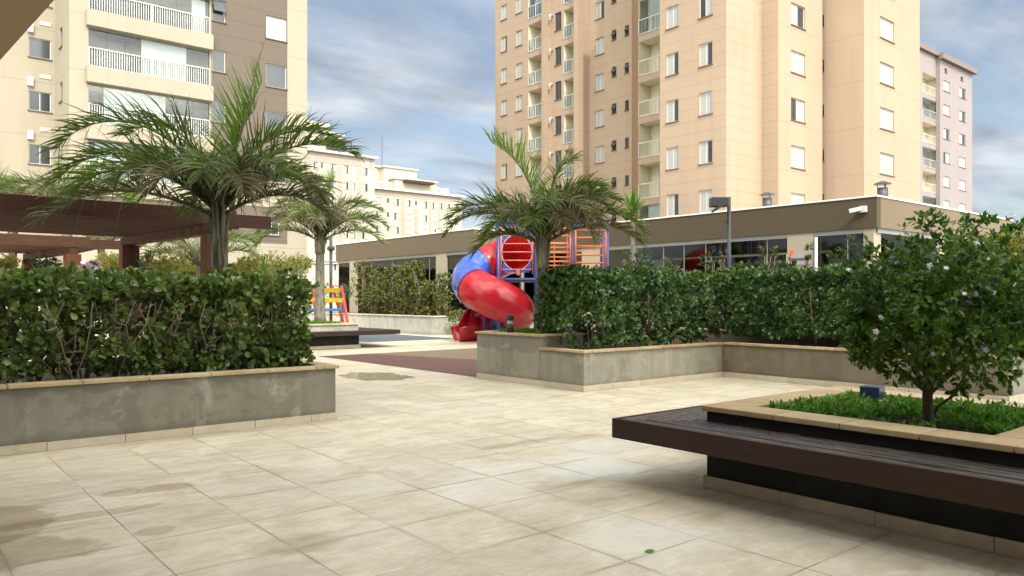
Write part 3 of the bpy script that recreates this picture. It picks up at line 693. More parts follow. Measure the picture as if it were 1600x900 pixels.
# ---- far blocks between the towers
def far_block(label, v, px0, px1, ztop, rows, cols, fh, pink, depth=14, u_left=None):
    u0 = u_left if u_left is not None else on_v(px0, v); u1 = on_v(px1, v)
    t = wthing('apartment_block', label, 'apartment block', ((u0 + u1) / 2, v, 0))
    W = MB(); hs = []; ws = []
    for (a, b) in cols:
        ua, ub = on_v(a, v), on_v(b, v); sm = (b - a) < 4.5
        for z in rows:
            if rng.random() < .06: continue
            h = .8 if sm else 1.3; zz = z + .45 if sm else z
            hs.append((ua - u0, ub - u0, zz, zz + h)); ws.append((ua - u0, zz, ub - ua, h, 'glass' if sm else rng.choice(['half', 'halfl', 'shut', 'half'])))
    facade(W, (u0, v), DX, NY, u1 - u0, 0, ztop, hs)
    W.quad((u1, v, 0), (u1, v + depth, 0), (u1, v + depth, ztop), (u1, v, ztop)); W.quad((u0, v, 0), (u0, v, ztop), (u0, v + depth, ztop), (u0, v + depth, 0)); W.quad((u0, v, ztop), (u1, v, ztop), (u1, v + depth, ztop), (u0, v + depth, ztop))
    part('wall', W, M['far_cream'], t)
    for a, z, w_, h_, kd in ws: put_window(t, (u0, v), DX, a, z, w_, h_, kd)
    q = MB()
    for a, b, za, zb in pink: q.box(on_v(a, v), on_v(b, v), v - .05, v - .003, za, zb)
    if pink: part('pink_panel', q, M['far_pink'], t)
    q = MB(); q.box(u0 - .2, u1 + .5, v - .6, v - .06, ztop - .35, ztop + .05)
    part('cornice', q, M['cornice'], t)
    q = MB(); q.box(u0 - .1, u1 + .3, v - .3, v - .06, rows[0] - 1.35 + fh, rows[0] - 1.0 + fh); q.box(u0 - .1, u1 + .2, v - .2, v - .06, rows[0] - 1.75 + fh, rows[0] - 1.55 + fh); part('string_course', q, M['cornice'], t)
    return t, u0, u1
v = 118.6; fh = 2.76
t1, u0, u1 = far_block('cream apartment block with white cornice behind the second palm', v, 440, 585, 26.1, [22.8 - fh * k for k in range(6, -1, -1)], [(474, 480), (490, 497), (501, 505), (518, 526), (537, 545), (551, 556), (566, 575)], fh,
    [(470, 564, 24.1, 25.7), (528, 535.5, 11, 23.9), (546.5, 549.7, 11, 23.9), (557.5, 564.5, 11, 23.9), (577, 582, 24.1, 25.7)])
q = MB(); q.box(on_v(430, v + 3), on_v(535, v + 3), v + 3, v + 12, 26.15, 29.6); q.box(on_v(430, v + 3) - .3, on_v(535, v + 3) + .3, v + 2.7, v + 12, 29.6, 30); q.box(on_v(430, v + 5), on_v(515, v + 5), v + 5, v + 12, 30, 32); part('penthouse', q, M['far_cream'], t1)
q = MB(); ua, ub = on_v(517, v + 1), on_v(549, v + 1); q.box(ua, ub, v + .8, v + 3, 28.4, 28.6); q.box(ub - .15, ub, v + .8, v + .95, 26.1, 28.4); q.box(ua, ub - .2, v + 2.7, v + 2.8, 26.2, 28.3); part('roof_canopy', q, M['dgrey'], t1)
v = 127.0; fh = 2.68
t2, u0, u1 = far_block('long low cream apartment block with pinkish panels and roof terrace seen left of the slide', v, 560, 722, 22.3, [19.2 - fh * k for k in range(6, -1, -1)], [(588, 595), (604.5, 608.5), (616, 624), (635, 642), (648.5, 652), (661, 668), (676, 682), (689, 695), (700.5, 703.5), (710, 716.5)], fh,
    [(586, 719, 20.9, 21.9), (626, 633, 9, 20.7), (647, 653.5, 9, 18.9), (670, 674.5, 9, 20.7), (683.5, 688, 9, 20.7), (697, 699.8, 9, 20.7)])
q = MB()
for a, b, za, zb, dv in ((600, 651, 22.35, 27.2, 5), (617, 682, 22.4, 24.8, 3), (574, 593, 22.35, 27.4, 7)):
    q.box(on_v(a, v + dv), on_v(b, v + dv), v + dv, v + dv + 6, za, zb); q.box(on_v(a, v + dv) - .3, on_v(b, v + dv) + .3, v + dv - .3, v + dv + 6, zb, zb + .35)
part('penthouse', q, M['far_cream'], t2)
q = MB(); q.box(on_v(633, v + 2), on_v(676, v + 2), v + 1.5, v + 2.8, 24.2, 24.7); part('roof_canopy', q, M['perg'], t2)
q = MB()
for a, b in ((574, 612), (680, 701)):
    ua, ub = on_v(a, v + .6), on_v(b, v + .6); q.box(ua, ub, v + .6, v + .66, 23.45, 23.55)
    for k in range(9): x = ua + (ub - ua) * k / 8; q.box(x - .03, x + .03, v + .6, v + .66, 22.3, 23.45)
part('roof_railing', q, M['metal_w'], t2)
q = MB(); x = on_v(601, v + 5); q.tube([(x, v + 6, 27.5), (x, v + 6, 33.5)], .06, 6); part('antenna', q, M['dgrey'], t2)

# ---- mauve tower at the right edge
v = 40.0; pt_top = 32.0
pk = wthing('apartment_tower', 'mauve apartment tower with dark cornice far behind at the right edge', 'tower', (105, 44, 0)); wins.clear()
rows = [27.75 - 3.03 * k for k in range(0, 7)]
u0, um, u1 = on_v(1430, v), on_v(1469, v), on_v(1519, v)
W = MB(); hs = col_v(v, um, 1474, 1484, rows, 1.35) + col_v(v, um, 1499, 1509, rows, 1.35) ; hs += col_v(v, um, 1476, 1480, [30.1], .55, lambda: 'glass', 'sill') + col_v(v, um, 1501, 1505, [30.0], .55, lambda: 'glass', 'sill')
facade(W, (um, v), DX, NY, u1 - um, 0, pt_top, hs); W.quad((u1, v, 0), (u1, v + 14, 0), (u1, v + 14, pt_top), (u1, v, pt_top)); W.quad((um, v, 0), (um, v, pt_top), (um, v + .5, pt_top), (um, v + .5, 0))
ba, bb = on_v(1441.5, v + .5), on_v(1465, v + .5)
facade(W, (u0, v + .5), DX, NY, um - u0, 0, pt_top + .4, [(ba - u0, bb - u0, z - .95, z + 1.5, 1.3) for z in rows])
W.quad((u0, v + .5, pt_top), (u1, v, pt_top), (u1, v + 14, pt_top), (u0, v + 14, pt_top))
part('wall', W, M['pink'], pk)
for (P, D, a, z, w_, h_, kd, fr) in wins: put_window(pk, P, D, a, z, w_, h_, kd, fr)
for i, z in enumerate(rows): balcony(pk, (u0, v + .5), DX, ba - u0, z - .95, bb - ba, 2.45, 1.3, 'cream_in', i % 2, 'bars4', 1.05, ())
q = MB(); q.box(u0 - .4, um + .2, v + .1, v + .46, pt_top - .1, pt_top + .45); q.box(um - .3, u1 + .5, v - .5, v - .004, pt_top - .5, pt_top + .15); part('cornice', q, M['pinkd'], pk)

# ---- building the photograph was taken from: only its eave shows, top left; shade tower added
own = wthing('apartment_building', 'rough brown eave of the nearest building crossing the top left corner of the photo', 'building', (-3, -4, 0))
q = MB(); q.prism([(.77, 3.2), (.42, 8.5), (-2.98, 8.5), (-2.98, -2.0), (-.75, -2.0), (-.75, 3.2)], 3.0, 3.35); part('eave', q, M['soffit'], own)
q = MB(); q.box(-14, -3, -10.9, 8.4, 0, 15); part('wall', q, M['cream'], own)
q = MB(); q.box(-15, 8, -26, -11, 0, 37); part('shade_tower', q, M['cream'], own)  # unseen tower block added to shade the foreground

# ---------------------------------------------------------------- planters
def stones(mb, p0, p1, inward, wd, z0, z1, ln=.70, gap=.006, jit=.15, start=0.0, r=None):
    """row of stones from p0 to p1, each its own block"""
    r = r or random.Random(3); L = math.hypot(p1[0]-p0[0], p1[1]-p0[1]); d = ((p1[0]-p0[0])/L, (p1[1]-p0[1])/L)
    a = 0.0; first = True
    while a < L - 1e-4:
        b = min(L, a + (start if first and start else ln * (1 + r.uniform(-jit, jit))))
        if L - b < .08: b = L
        first = False; e = gap / 2; dz = r.uniform(-.002, .002)
        q = [(p0[0] + d[0]*s + inward[0]*n, p0[1] + d[1]*s + inward[1]*n) for s, n in ((a+e, 0), (b-e, 0), (b-e, wd), (a+e, wd))]
        ar = sum(q[i][0]*q[(i+1)%4][1] - q[(i+1)%4][0]*q[i][1] for i in range(4))
        mb.prism(q if ar > 0 else q[::-1], z0, z1 + dz); a = b
CT = .04     # coping thickness
# long planter, left
lp = wthing('planter', 'long low grey planter in the left foreground carrying the tall hedge', 'planter', (1, 9.3, 0))
ZP = .674
q = MB(); q.box(-4, 4.37, 8.70, 8.82, 0, ZP - CT); q.box(4.25, 4.37, 8.822, 12.3, 0, ZP - CT); q.box(-4, 4.37, 12.302, 12.45, 0, ZP - CT); part('wall', q, M['conc'], lp, bevel=.006)
q = MB(); stones(q, (-4, 8.665), (4.2, 8.665), (0, 1), .19, ZP - CT + .002, ZP, .62, .006, .08); stones(q, (4.405, 8.665), (4.405, 12.4), (-1, 0), .2, ZP - CT + .002, ZP, .7)
part('coping', q, M['cap'], lp, bevel=.005)
q = MB(); stones(q, (4.395, 8.683), (-4, 8.683), (0, 1), .014, .006, .092, .69, .006, .03, .35); q.box(4.373, 4.388, 8.70, 12.4, .006, .09); part('skirting', q, M['skirt'], lp, bevel=.002)
q = MB(); q.box(-4, 4.25, 8.822, 12.3, .3, .57); part('soil', q, M['soil'], lp)
# corner planter, right
rp_ = wthing('planter', 'L-shaped grey planter in the middle carrying the right hedges and a palm', 'planter', (10.5, 9.5, 0))
ue, vs, vr = 12.42, 9.78, 3.92
q = MB(); q.box(8.7, 8.82, 8.72, vs, 0, .62); q.box(8.822, ue + .12, 8.72, 8.84, 0, .62); part('wall', q, M['conc2'], rp_, bevel=.006)
q = MB(); q.box(ue, ue + .12, vr, 8.718, 0, .62); part('wall', q, M['conc3'], rp_, bevel=.006)
q = MB(); q.box(ue + .122, 20, vr, vr + .12, 0, .62); part('wall', q, M['conc2'], rp_, bevel=.006)
q = MB(); q.box(8.7, 9.75, vs + .002, 11.55, 0, .84); part('raised_box', q, M['conc2'], rp_, bevel=.006)
q = MB(); stones(q, (8.672, vs), (8.672, 8.69), (1, 0), .19, .622, .662, .55); stones(q, (8.87, 8.69), (12.39, 8.69), (0, 1), .19, .622, .662, .6)
stones(q, (ue - .03, 8.685), (ue - .03, 4.08), (1, 0), .22, .622, .662, .75); stones(q, (ue - .03, vr - .03), (20, vr - .03), (0, 1), .2, .622, .662, .7)
part('coping', q, M['cap'], rp_, bevel=.005)
q = MB(); q.box(8.86, 9.55, 9.97, 11.36, .842, .85); part('soil', q, M['soil'], rp_)
q = MB(); stones(q, (8.665, vs - .03), (8.665, 11.58), (1, 0), .2, .842, .882, .62); stones(q, (8.87, vs - .03), (9.78, vs - .03), (0, 1), .2, .842, .882, .6); stones(q, (9.58, 9.96), (9.58, 11.58), (1, 0), .2, .842, .882, .6); stones(q, (8.87, 11.38), (9.57, 11.38), (0, 1), .2, .842, .882, .6); part('coping', q, M['cap'], rp_, bevel=.005)
q = MB(); stones(q, (8.683, 11.55), (8.683, 8.70), (1, 0), .014, .006, .10, .68, .005, .04); stones(q, (8.683, 8.703), (ue - .002, 8.703), (0, 1), .014, .006, .10, .69, .005, .03)
stones(q, (ue - .017, 8.70), (ue - .017, vr), (1, 0), .014, .006, .10, .69, .005, .03); stones(q, (ue - .02, vr - .017), (20, vr - .017), (0, 1), .014, .006, .10, .69); part('skirting', q, M['skirt'], rp_, bevel=.002)
q = MB(); q.box(8.822, ue + .1, 8.842, vs, .3, .56); q.box(9.76, 20, vs + .002, 11.5, .3, .558); q.box(ue + .122, 20, vr + .122, vs, .3, .56); part('soil', q, M['mulch'], rp_)
q = MB(); q.box(9.76, 13.9, 10.72, 10.84, .3, .80); q.box(13.902, 14.02, 4.2, 10.84, .3, .80); part('wall', q, M['conc3'], rp_)
q = MB(); stones(q, (9.76, 10.69), (13.87, 10.69), (0, 1), .2, .802, .842, .62); stones(q, (13.87, 10.89), (13.87, 4.2), (1, 0), .2, .802, .842, .62); part('coping', q, M['cap'], rp_, bevel=.004)

# planter with wrap-round bench, right foreground
bp = wthing('planter_bench', 'square planter with dark wet slatted bench round it in the right foreground', 'bench', (6, 2.5, 0))
pu0, pu1, pv0, pv1 = 5.06, 7.15, .95, 3.70
q = MB(); q.box(pu0, pu0 + .15, pv0, pv1, .012, .608); q.box(pu0 + .152, pu1, pv1 - .15, pv1, .012, .608); q.box(pu1 - .15, pu1, pv0, pv1 - .152, .012, .608); q.box(pu0 + .152, pu1 - .152, pv0, pv0 + .15, .012, .608)
part('base', q, M['blackbase'], bp, bevel=.006)
q = MB(); stones(q, (pu0 - .022, pv1 + .02), (pu0 - .022, pv0), (1, 0), .02, .006, .10, .69, .006, .04); stones(q, (pu0 - .02, pv1 + .005), (pu1, pv1 + .005), (0, 1), .018, .006, .10, .69); part('skirting', q, M['skirt'], bp, bevel=.002)
q = MB(); zc0, zc1 = .61, .652
cw = .30
def mitre(mb, pts, z0, z1):
    ar = sum(pts[i][0]*pts[(i+1)%len(pts)][1] - pts[(i+1)%len(pts)][0]*pts[i][1] for i in range(len(pts)))
    mb.prism(pts if ar > 0 else pts[::-1], z0, z1)
uo, vo = pu0 - .03, pv1 + .03
brk = [vo, 3.10, 2.60, 2.08, 1.56, .95]
for i in range(5):
    a, b = brk[i] - (0 if i == 0 else .003), brk[i+1] + .003
    mitre(q, [(uo, a), (uo, b), (uo + cw, b if i < 4 else b + .3), (uo + cw, a - (cw if i == 0 else 0))], zc0, zc1)
brk = [uo, 5.75, 6.3, 6.8, pu1 + .03]
for i in range(4):
    a, b = brk[i] + (.004 if i == 0 else .003), brk[i+1] - .003
    mitre(q, [(a, vo), (b, vo), (b - (cw if i == 3 else 0), vo - cw), (a + (cw if i == 0 else 0), vo - cw)], zc0, zc1)
brk = [vo, 2.95, 2.3, 1.7, .95]
for i in range(4):
    a, b = brk[i] - .003, brk[i+1] + .003
    mitre(q, [(pu1 + .03, a), (pu1 + .03, b), (pu1 + .03 - cw, b), (pu1 + .03 - cw, a - (cw if i == 0 else 0))], zc0, zc1)
mitre(q, [(uo + cw + .004, 1.76), (pu1 + .03 - cw - .004, 1.76), (pu1 + .03 - cw - .004, .95), (uo + cw + .004, .95)], zc0, zc1 + .002)
part('coping', q, M['cap'], bp, bevel=.006)
q = MB(); q.box(pu0 + .15, pu1 - .15, pv0 + .15, pv1 - .15, .3, .555); part('soil', q, M['soil'], bp)
su, sv_, zs = 4.58, 4.27, .53     # outer edges of the seat
nsl = 7; q = MB(); q2 = MB()
for i in range(nsl):
    f0, f1 = (i + .075) / nsl, (i + .925) / nsl
    ua, ub = su + .03 + (pu0 - .006 - su - .03) * f0, su + .03 + (pu0 - .006 - su - .03) * f1
    va, vb = sv_ - .03 + (pv1 + .006 - sv_ + .03) * f0, sv_ - .03 + (pv1 + .006 - sv_ + .03) * f1
    r_ = random.Random(i); dz = r_.uniform(-.004, .003)
    mitre(q, [(ua, va), (ub, vb), (ub, .95), (ua, .95)], zs - .045, zs + dz)
    mitre(q2, [(ua + .004, va), (7.5, va), (7.5, vb), (ub + .004, vb)], zs - .045, zs + dz)
part('seat', q, M['slat'], bp, bevel=.022); part('seat', q2, M['slat_x'], bp, bevel=.022)
q = MB(); q.box(su, su + .028, .95, sv_, zs - .155, zs + .001); part('edge_board', q, M['fasc'], bp, bevel=.003)
q = MB(); q.box(su + .03, 7.5, sv_ - .03, sv_, zs - .155, zs + .001); part('edge_board', q, M['fasc'], bp, bevel=.003)
q = MB()
for vv in (1.3, 2.1, 2.9, 3.6): q.box(su + .03, pu0 - .003, vv, vv + .05, zs - .12, zs - .05)
for uu in (5.4, 6.2, 7.0): q.box(uu, uu + .05, pv1 + .003, sv_ - .032, zs - .12, zs - .05)
part('bracket', q, M['black'], bp)

# second bench planter, back left, and the far shrub bed
b2 = wthing('planter_bench', 'distant low planter with brown bench slab at the base of the second palm', 'bench', (9.6, 22, 0))
q = MB(); q.box(6.5, 11.25, 20.9, 24, 0, .70); part('base', q, M['conc4'], b2, bevel=.008)
q = MB(); q.box(6.4, 11.25, 20.86, 20.898, .10, .40); part('base_face', q, M['blackbase'], b2)
q = MB(); stones(q, (6.4, 20.87), (11.3, 20.87), (0, 1), .3, .702, .745, .7); stones(q, (11.0, 21.18), (11.0, 24), (1, 0), .3, .702, .745, .7); part('coping', q, M['cap'], b2)
q = MB(); q.box(6.0, 12.45, 20.45, 20.88, .40, .53); q.box(11.27, 12.45, 20.882, 24, .40, .53); part('seat', q, M['fasc'], b2, bevel=.006)
q = MB(); stones(q, (6.4, 20.84), (11.3, 20.84), (0, 1), .02, .006, .10, .69); part('skirting', q, M['skirt'], b2)
q = MB(); q.box(6.8, 10.98, 21.2, 23.8, .60, .72); part('soil', q, M['soil'], b2)
fb = wthing('planter', 'far grey planter with pale lime runs below the shrubs behind the slide', 'planter', (17.5, 30, 0))
q = MB(); q.box(17.15, 17.3, 25.8, 41, 0, .74); q.box(17.302, 30, 25.8, 25.95, 0, .74); part('wall', q, M['conc4'], fb)
q = MB(); stones(q, (17.12, 41), (17.12, 25.98), (1, 0), .25, .742, .785, .8); stones(q, (17.12, 25.77), (30, 25.77), (0, 1), .25, .742, .785, .8); part('coping', q, M['skirt'], fb)
q = MB(); q.box(17.3, 19.75, 25.95, 41, .3, .72); part('soil', q, M['mulch'], fb)

# ---------------------------------------------------------------- pavilions
def pavilion(label, u, v0, v1, ud, cols, mull, ret_cols, loc, interior, fmat):
    t = wthing('pavilion', label, 'pavilion', loc)
    z0, z1 = 3.57, 4.47
    q = MB(); q.box(u, u + .25, v0, v1, z0, z1); q.box(u + .252, ud, v1 - .25, v1, z0, z1); part('fascia', q, M[fmat], t); q = MB(); q.box(u + .252, ud, v0, v0 + .25, z0, z1); part('fascia', q, M['taupe_lit'], t)
    q = MB(); q.box(u - .03, ud, v0 - .03, v1 + .03, z1 + .002, z1 + .05); part('roof', q, M['metal_w'], t)
    q = MB(); q.box(u + .3, ud - .3, v0 + .3, v1 - .3, z0 + .1, z0 + .2); part('ceiling', q, M['grey_in'], t)
    for a, b in cols: q = MB(); q.box(u + .04, u + .5, a, b, 0, z0 - .002); part('column', q, M['pav_cream'], t)
    for a, b in ret_cols: q = MB(); q.box(a, b, v0 + .04, v0 + .4, 0, z0 - .002); part('column', q, M['pav_cream'], t)
    q = MB(); q.box(u + .06, u + .14, v0 + .1, v1 - .1, z0 - .14, z0 - .003); q.box(u + .2, ud, v0 + .06, v0 + .14, z0 - .14, z0 - .003)
    for m_ in mull: q.box(u + .10, u + .13, m_ - .012, m_ + .012, .75, z0 - .14)
    part('window_frame', q, M['alu'], t)
    q = MB(); q.box(u + .115, u + .125, v0 + .15, v1 - .1, .7, z0 - .14); q.box(u + .2, ud - .1, v0 + .115, v0 + .125, .7, z0 - .14); part('glazing', q, M['pane'], t)
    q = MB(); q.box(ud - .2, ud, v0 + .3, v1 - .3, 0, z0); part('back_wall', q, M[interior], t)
    q = MB(); q.box(u + .16, ud, v0 + .2, v1, .02, .06); part('floor_slab', q, M['grey_in'], t)
    return t
UP = 22.5
cA = (on_u(1270, UP), on_u(1229, UP)); cB = (on_u(937, UP), on_u(908, UP))
pr_ = pavilion('long pavilion with shaded taupe fascia and glass walls behind the right hedges', UP, 10.49, 27.0, 33.6, [cA, cB, (10.6, 10.9), (26.5, 26.95)], [on_u(p, UP) for p in (1322, 1196, 1100, 1066, 1034, 990)] , [(33.0, 33.6), (27, 27.4)], (25, 18, 0), 'dark_in', 'taupe_shaded')
q = MB(); ym = sum(cA) / 2 + .05; q.box(UP + .01, UP + .037, ym - .42, ym + .42, 2.56, 3.04 - .12); pl = part('plaque', q, M['plaque'], pr_); q = MB(); q.box(UP + .004, UP + .0095, ym - .32, ym + .32, 2.70, 2.77); part('plaque_band', q, M['plaque_d'], pl)
q = MB(); q.tube([(UP + .02, cA[0] - .1, 0), (UP + .02, cA[0] - .1, 3.4)], .05, 8); part('downpipe', q, M['white'], pr_, True)
# things inside and a white panel holding a doorway's brightness in its colour
q = MB(); q.box(33.3, 33.38, on_u(1090, 33.3), on_u(1028, 33.3), .3, 3.0); part('daylight_panel', q, M['white'], pr_)
q = MB(); q.box(25.0, 25.05, 12.05, 12.75, 2.0, 2.75); pic = part('wall_picture', q, M['black'], pr_); q = MB(); q.box(24.985, 24.998, 12.25, 12.55, 2.25, 2.6); part('print', q, M['white'], pic)
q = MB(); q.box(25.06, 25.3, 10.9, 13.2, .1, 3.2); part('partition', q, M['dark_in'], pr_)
UL = 19.8
cC = (on_u(556, UL), on_u(545, UL)); cD = (on_u(696, UL), on_u(680, UL))
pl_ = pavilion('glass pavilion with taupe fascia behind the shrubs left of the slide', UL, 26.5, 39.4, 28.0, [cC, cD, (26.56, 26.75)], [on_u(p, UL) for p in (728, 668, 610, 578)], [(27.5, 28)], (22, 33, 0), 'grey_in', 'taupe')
q = MB(); q.box(UL + .02, UL + .037, sum(cC)/2 - .3, sum(cC)/2 + .3, 2.95, 3.2); part('plaque', q, M['plaque'], pl_)
q = MB(); q.box(24, 24.6, 30, 30.8, 0, 3.5); q.box(24, 24.6, 35.6, 36.6, 0, 3.5); part('inner_column', q, M['dark_in'], pl_)
for k in range(3):
    yy = 26.46; x0 = UL + .5 + k * 1.0
    q = MB()
    v1_ = yy - 1.3
    q.add([(x0, yy, 3.86), (x0, v1_, 3.86), (x0, v1_, 3.74), (x0, v1_ + .25, 3.62), (x0, yy, 3.62), (x0 + .12, yy, 3.86), (x0 + .12, v1_, 3.86), (x0 + .12, v1_, 3.74), (x0 + .12, v1_ + .25, 3.62), (x0 + .12, yy, 3.62)],
          [(0,1,2,3,4), (9,8,7,6,5), (0,5,6,1), (1,6,7,2), (2,7,8,3), (3,8,9,4)])
    part('rafter', q, M['ochre'], pl_)
def chimney(label, px, Y, zb, h, grp=None):
    x, y = at(px, Y); t = thing('chimney', label, 'chimney', (x, y, zb))
    q = MB(); q.lathe((0, 0, 0), [(.16, 0), (.16, h)], 16); part('pipe', q, M['dgrey'], t, True)
    q = MB(); q.lathe((0, 0, h + .10), [(.26, 0), (.27, .03), (.08, .11), (.02, .13)], 16); 
    for k in range(3): a = 2.1 * k; q.bar((.14*math.cos(a), .14*math.sin(a), h - .02), (.16*math.cos(a), .16*math.sin(a), h + .12), .02)
    part('cowl', q, M['dgrey'], t)
chimney('dark chimney pipe with cowl on the pavilion roof, farther from the roof corner', 1199, 27.5, 4.52, .56)
chimney('dark chimney pipe with cowl standing behind the pavilion roof corner', 1379, 24.5, 4.52, .50)
chimney('slim dark chimney on the left pavilion roof just beside the play tower', 772, 37, 4.52, .35)
# camera on the fascia
cvx = on_u(1348, UP - .01); t = thing('security_camera', 'white security camera fixed to the brown fascia near its corner', 'camera', (UP, cvx, zat(327, dep(UP, cvx))))
q = MB(); q.box(-.09, -.003, -.14, .08, -.10, .09); part('mount', q, M['white'], t, bevel=.01)
q = MB(); q.bar((-.09, 0, -.0), (-.2, .06, -.02), .05); q.bar((-.16, .0, -.0), (-.30, .27, -.06), .13, .12); part('body', q, M['white'], t, bevel=.01)

# ---------------------------------------------------------------- pergolas
def pergola(label, loc, ub=-9.5):
    t = thing('pergola', label, 'pergola', loc, 0, 'brown timber pergolas on the left')
    z0, z1 = 2.735, 2.99
    L = 3.9
    q = MB(); q.box(ub, .34, 0, .09, z0, z1); part('front_beam', q, M['perg'], t, bevel=.006)
    n = 12
    for i in range(1, n): 
        y = i * L / (n - 1)
        q = MB(); q.box(ub, .34 + (.75 if i == 1 else .3), y, y + .075, z0, z1 - .03); part('rafter', q, M['perg'], t, bevel=.004)
    for x in (.0, -4.75):
        q = MB(); q.bar((x, .02, z0 - .083), (x - .45, L + .25, z0 - .083), .18, .155); part('cross_beam', q, M['perg2'], t, bevel=.005)
    for x0 in (.0, -4.75):
        for y in (.0, L - .1):
            x = x0 - .42 * y / L
            q = MB(); q.box(x - .16, x + .16, y + .02, y + .32, 0, z0 - .163); part('post', q, M['perg3'], t, bevel=.008)
    return t
pg = pergola('large brown timber pergola nearest, just behind the left hedge', (4.36, 13.0, 0))
dup(pg, None, 'smaller-looking timber pergola farther back at the far left', (on_v(116, 21.0), 21.0, 0))

# ---------------------------------------------------------------- playset: local x = camera right, y = away
PY = 25.0
px_, py_ = at(800, PY)
ps = thing('play_tower', 'playground tower with red and blue spiral tube slide and orange climbing bars', 'playground', (px_, py_, 0), -YAW)
s_ = PY / FPX
def lx(p): return (p - 800) * s_
def lz(p): return EYE - (p - HOR) * s_
TD = 1.25
for (x, y) in ((lx(779), 0), (lx(838), 0), (lx(779), TD), (lx(838), TD), (lx(895), 0), (lx(949), 0), (lx(895), TD), (lx(949), TD)):
    q = MB(); q.tube([(x, y, 0), (x, y, lz(347))], .055, 10); part('post', q, M['blue_p'], ps, True)
q = MB()
for z in (lz(347), lz(437)):
    q = MB()
    for y in (0, TD): q.tube([(lx(776), y, z), (lx(951), y, z)], .06, 8)
    for x in (lx(779), lx(838), lx(895), lx(949)): q.tube([(x, 0, z), (x, TD, z)], .05, 8)
    part('frame', q, M['blue_p'], ps, True)
q = MB(); q.box(lx(781), lx(948), .05, TD - .05, lz(437) - .06, lz(437) - .01); part('deck', q, M['dgrey'], ps)
def bars(x0, x1, y, z0, z1, zs_, r=.022):
    q = MB()
    for x in (x0, x1): q.tube([(x, y, z0), (x, y, z1)], r * 1.3, 8)
    for z in zs_: q.tube([(x0, y, z), (x1, y, z)], r, 8)
    part('climbing_bars', q, M['orange'], ps, True)
bars(lx(783), lx(832), -.06, lz(428), lz(354), [lz(p) for p in (355, 368.5, 381, 394, 407, 421)], .02)
bars(lx(843), lx(891), -.06, lz(425), lz(354), [lz(p) for p in (357, 369, 381, 387, 395, 402, 409, 415, 422)], .026)
bars(lx(899), lx(946), -.06, lz(425), lz(354), [lz(p) for p in (360, 372, 384.5, 386.5, 399, 411, 422)], .026)
bars(lx(845), lx(891), TD + .05, lz(425), lz(354), [lz(p) for p in (360, 375, 390, 405, 418)], .022)
bars(lx(899), lx(946), TD + .05, lz(425), lz(354), [lz(p) for p in (366, 380, 394, 407)], .022)
q = MB(); q.bar((lx(866), -.06, lz(422)), (lx(866), -.06, lz(383)), .04); q.box(lx(807), lx(812), -.08, -.04, lz(430), lz(421)); part('brace', q, M['orange'], ps)
# entry panel with an oval hole, on the far side of the tower
ox, oz, rx_, rz_ = lx(808), lz(391), .52, .60
hx0, hx1, hz0, hz1 = lx(785), lx(831), lz(424), lz(356); yb = TD - .1
q = MB(); N_ = 40; inner = [(ox + rx_ * math.cos(2*math.pi*k/N_), oz + rz_ * math.sin(2*math.pi*k/N_)) for k in range(N_)]
outer = []
for (x, z) in inner:
    dx_, dz_ = x - ox, z - oz; k = min(((hx1 - ox) if dx_ > 0 else (ox - hx0)) / max(abs(dx_), 1e-6), ((hz1 - oz) if dz_ > 0 else (oz - hz0)) / max(abs(dz_), 1e-6)); outer.append((ox + dx_ * k, oz + dz_ * k))
outer = [(x, z) for x, z in outer]
hx0 -= .0
q.add([(x, yb, z) for x, z in inner] + [(x, yb, z) for x, z in outer] + [(x, yb + .05, z) for x, z in inner] + [(x, yb + .05, z) for x, z in outer],
      [f for k in range(N_) for f in ((k, (k+1) % N_, N_ + (k+1) % N_, N_ + k), (2*N_ + k, 3*N_ + k, 3*N_ + (k+1) % N_, 2*N_ + (k+1) % N_), (k, 2*N_ + k, 2*N_ + (k+1) % N_, (k+1) % N_))])
pe = part('entry_panel', q, M['blue'], ps)
q = MB(); q.tube([(ox + rx_ * math.cos(2*math.pi*k/N_), yb - .01, oz + rz_ * math.sin(2*math.pi*k/N_)) for k in range(N_ + 1)], .012, 6, False); part('entry_rim', q, M['white'], pe, True)
# the spiral
RT, RH = .66, .80
cx_, cy_ = ox - RH, TD + .22
def helix(phi):
    zt = np.interp(phi, [0, 60, 120, 180, 270, 360, 450, 520], [3.08, 2.98, 2.62, 2.12, 1.52, 1.0, .72, .60])
    a = R(phi); return Vector((cx_ + RH * math.cos(a), cy_ + RH * (.95 if math.sin(a) > 0 else (1.9 if phi < 361 else .95)) * math.sin(a), zt))
def seg(p0, p1, mat, r=RT):
    k = max(6, int((p1 - p0) / 7)); pts = [helix(p0 + (p1 - p0) * i / k) for i in range(k + 1)]
    q = MB(); q.tube(pts, [r + (.035 if i in (0, k) else 0) for i in range(k + 1)] if False else r, 28, False)
    t_ = part('slide_tube', q, M[mat], ps, True)
    sf = MB()
    d = (helix(p1) - helix(p1 - 2)).normalized() * .05; sf.tube([helix(p1) - d, helix(p1) + d], r + .025, 28, False); part('flange', sf, M[mat], t_, True)
q0 = [(ox, yb + .02, 3.08), tuple(helix(0))]
q = MB(); q.tube(q0, RT * .95, 28, False); part('slide_tube', q, M['blue'], ps, True)
seg(0, 116, 'red'); seg(116, 226, 'blue'); seg(226, 372, 'red'); seg(372, 462, 'blue', RT * .85); seg(462, 500, 'red', RT * .85)
q = MB(); p = helix(500); d = Vector((-.92, -.30, -.16)).normalized()
pts = [p + d * x for x in (0, .25, .5, .8)]; 
n = 24; vs_ = []
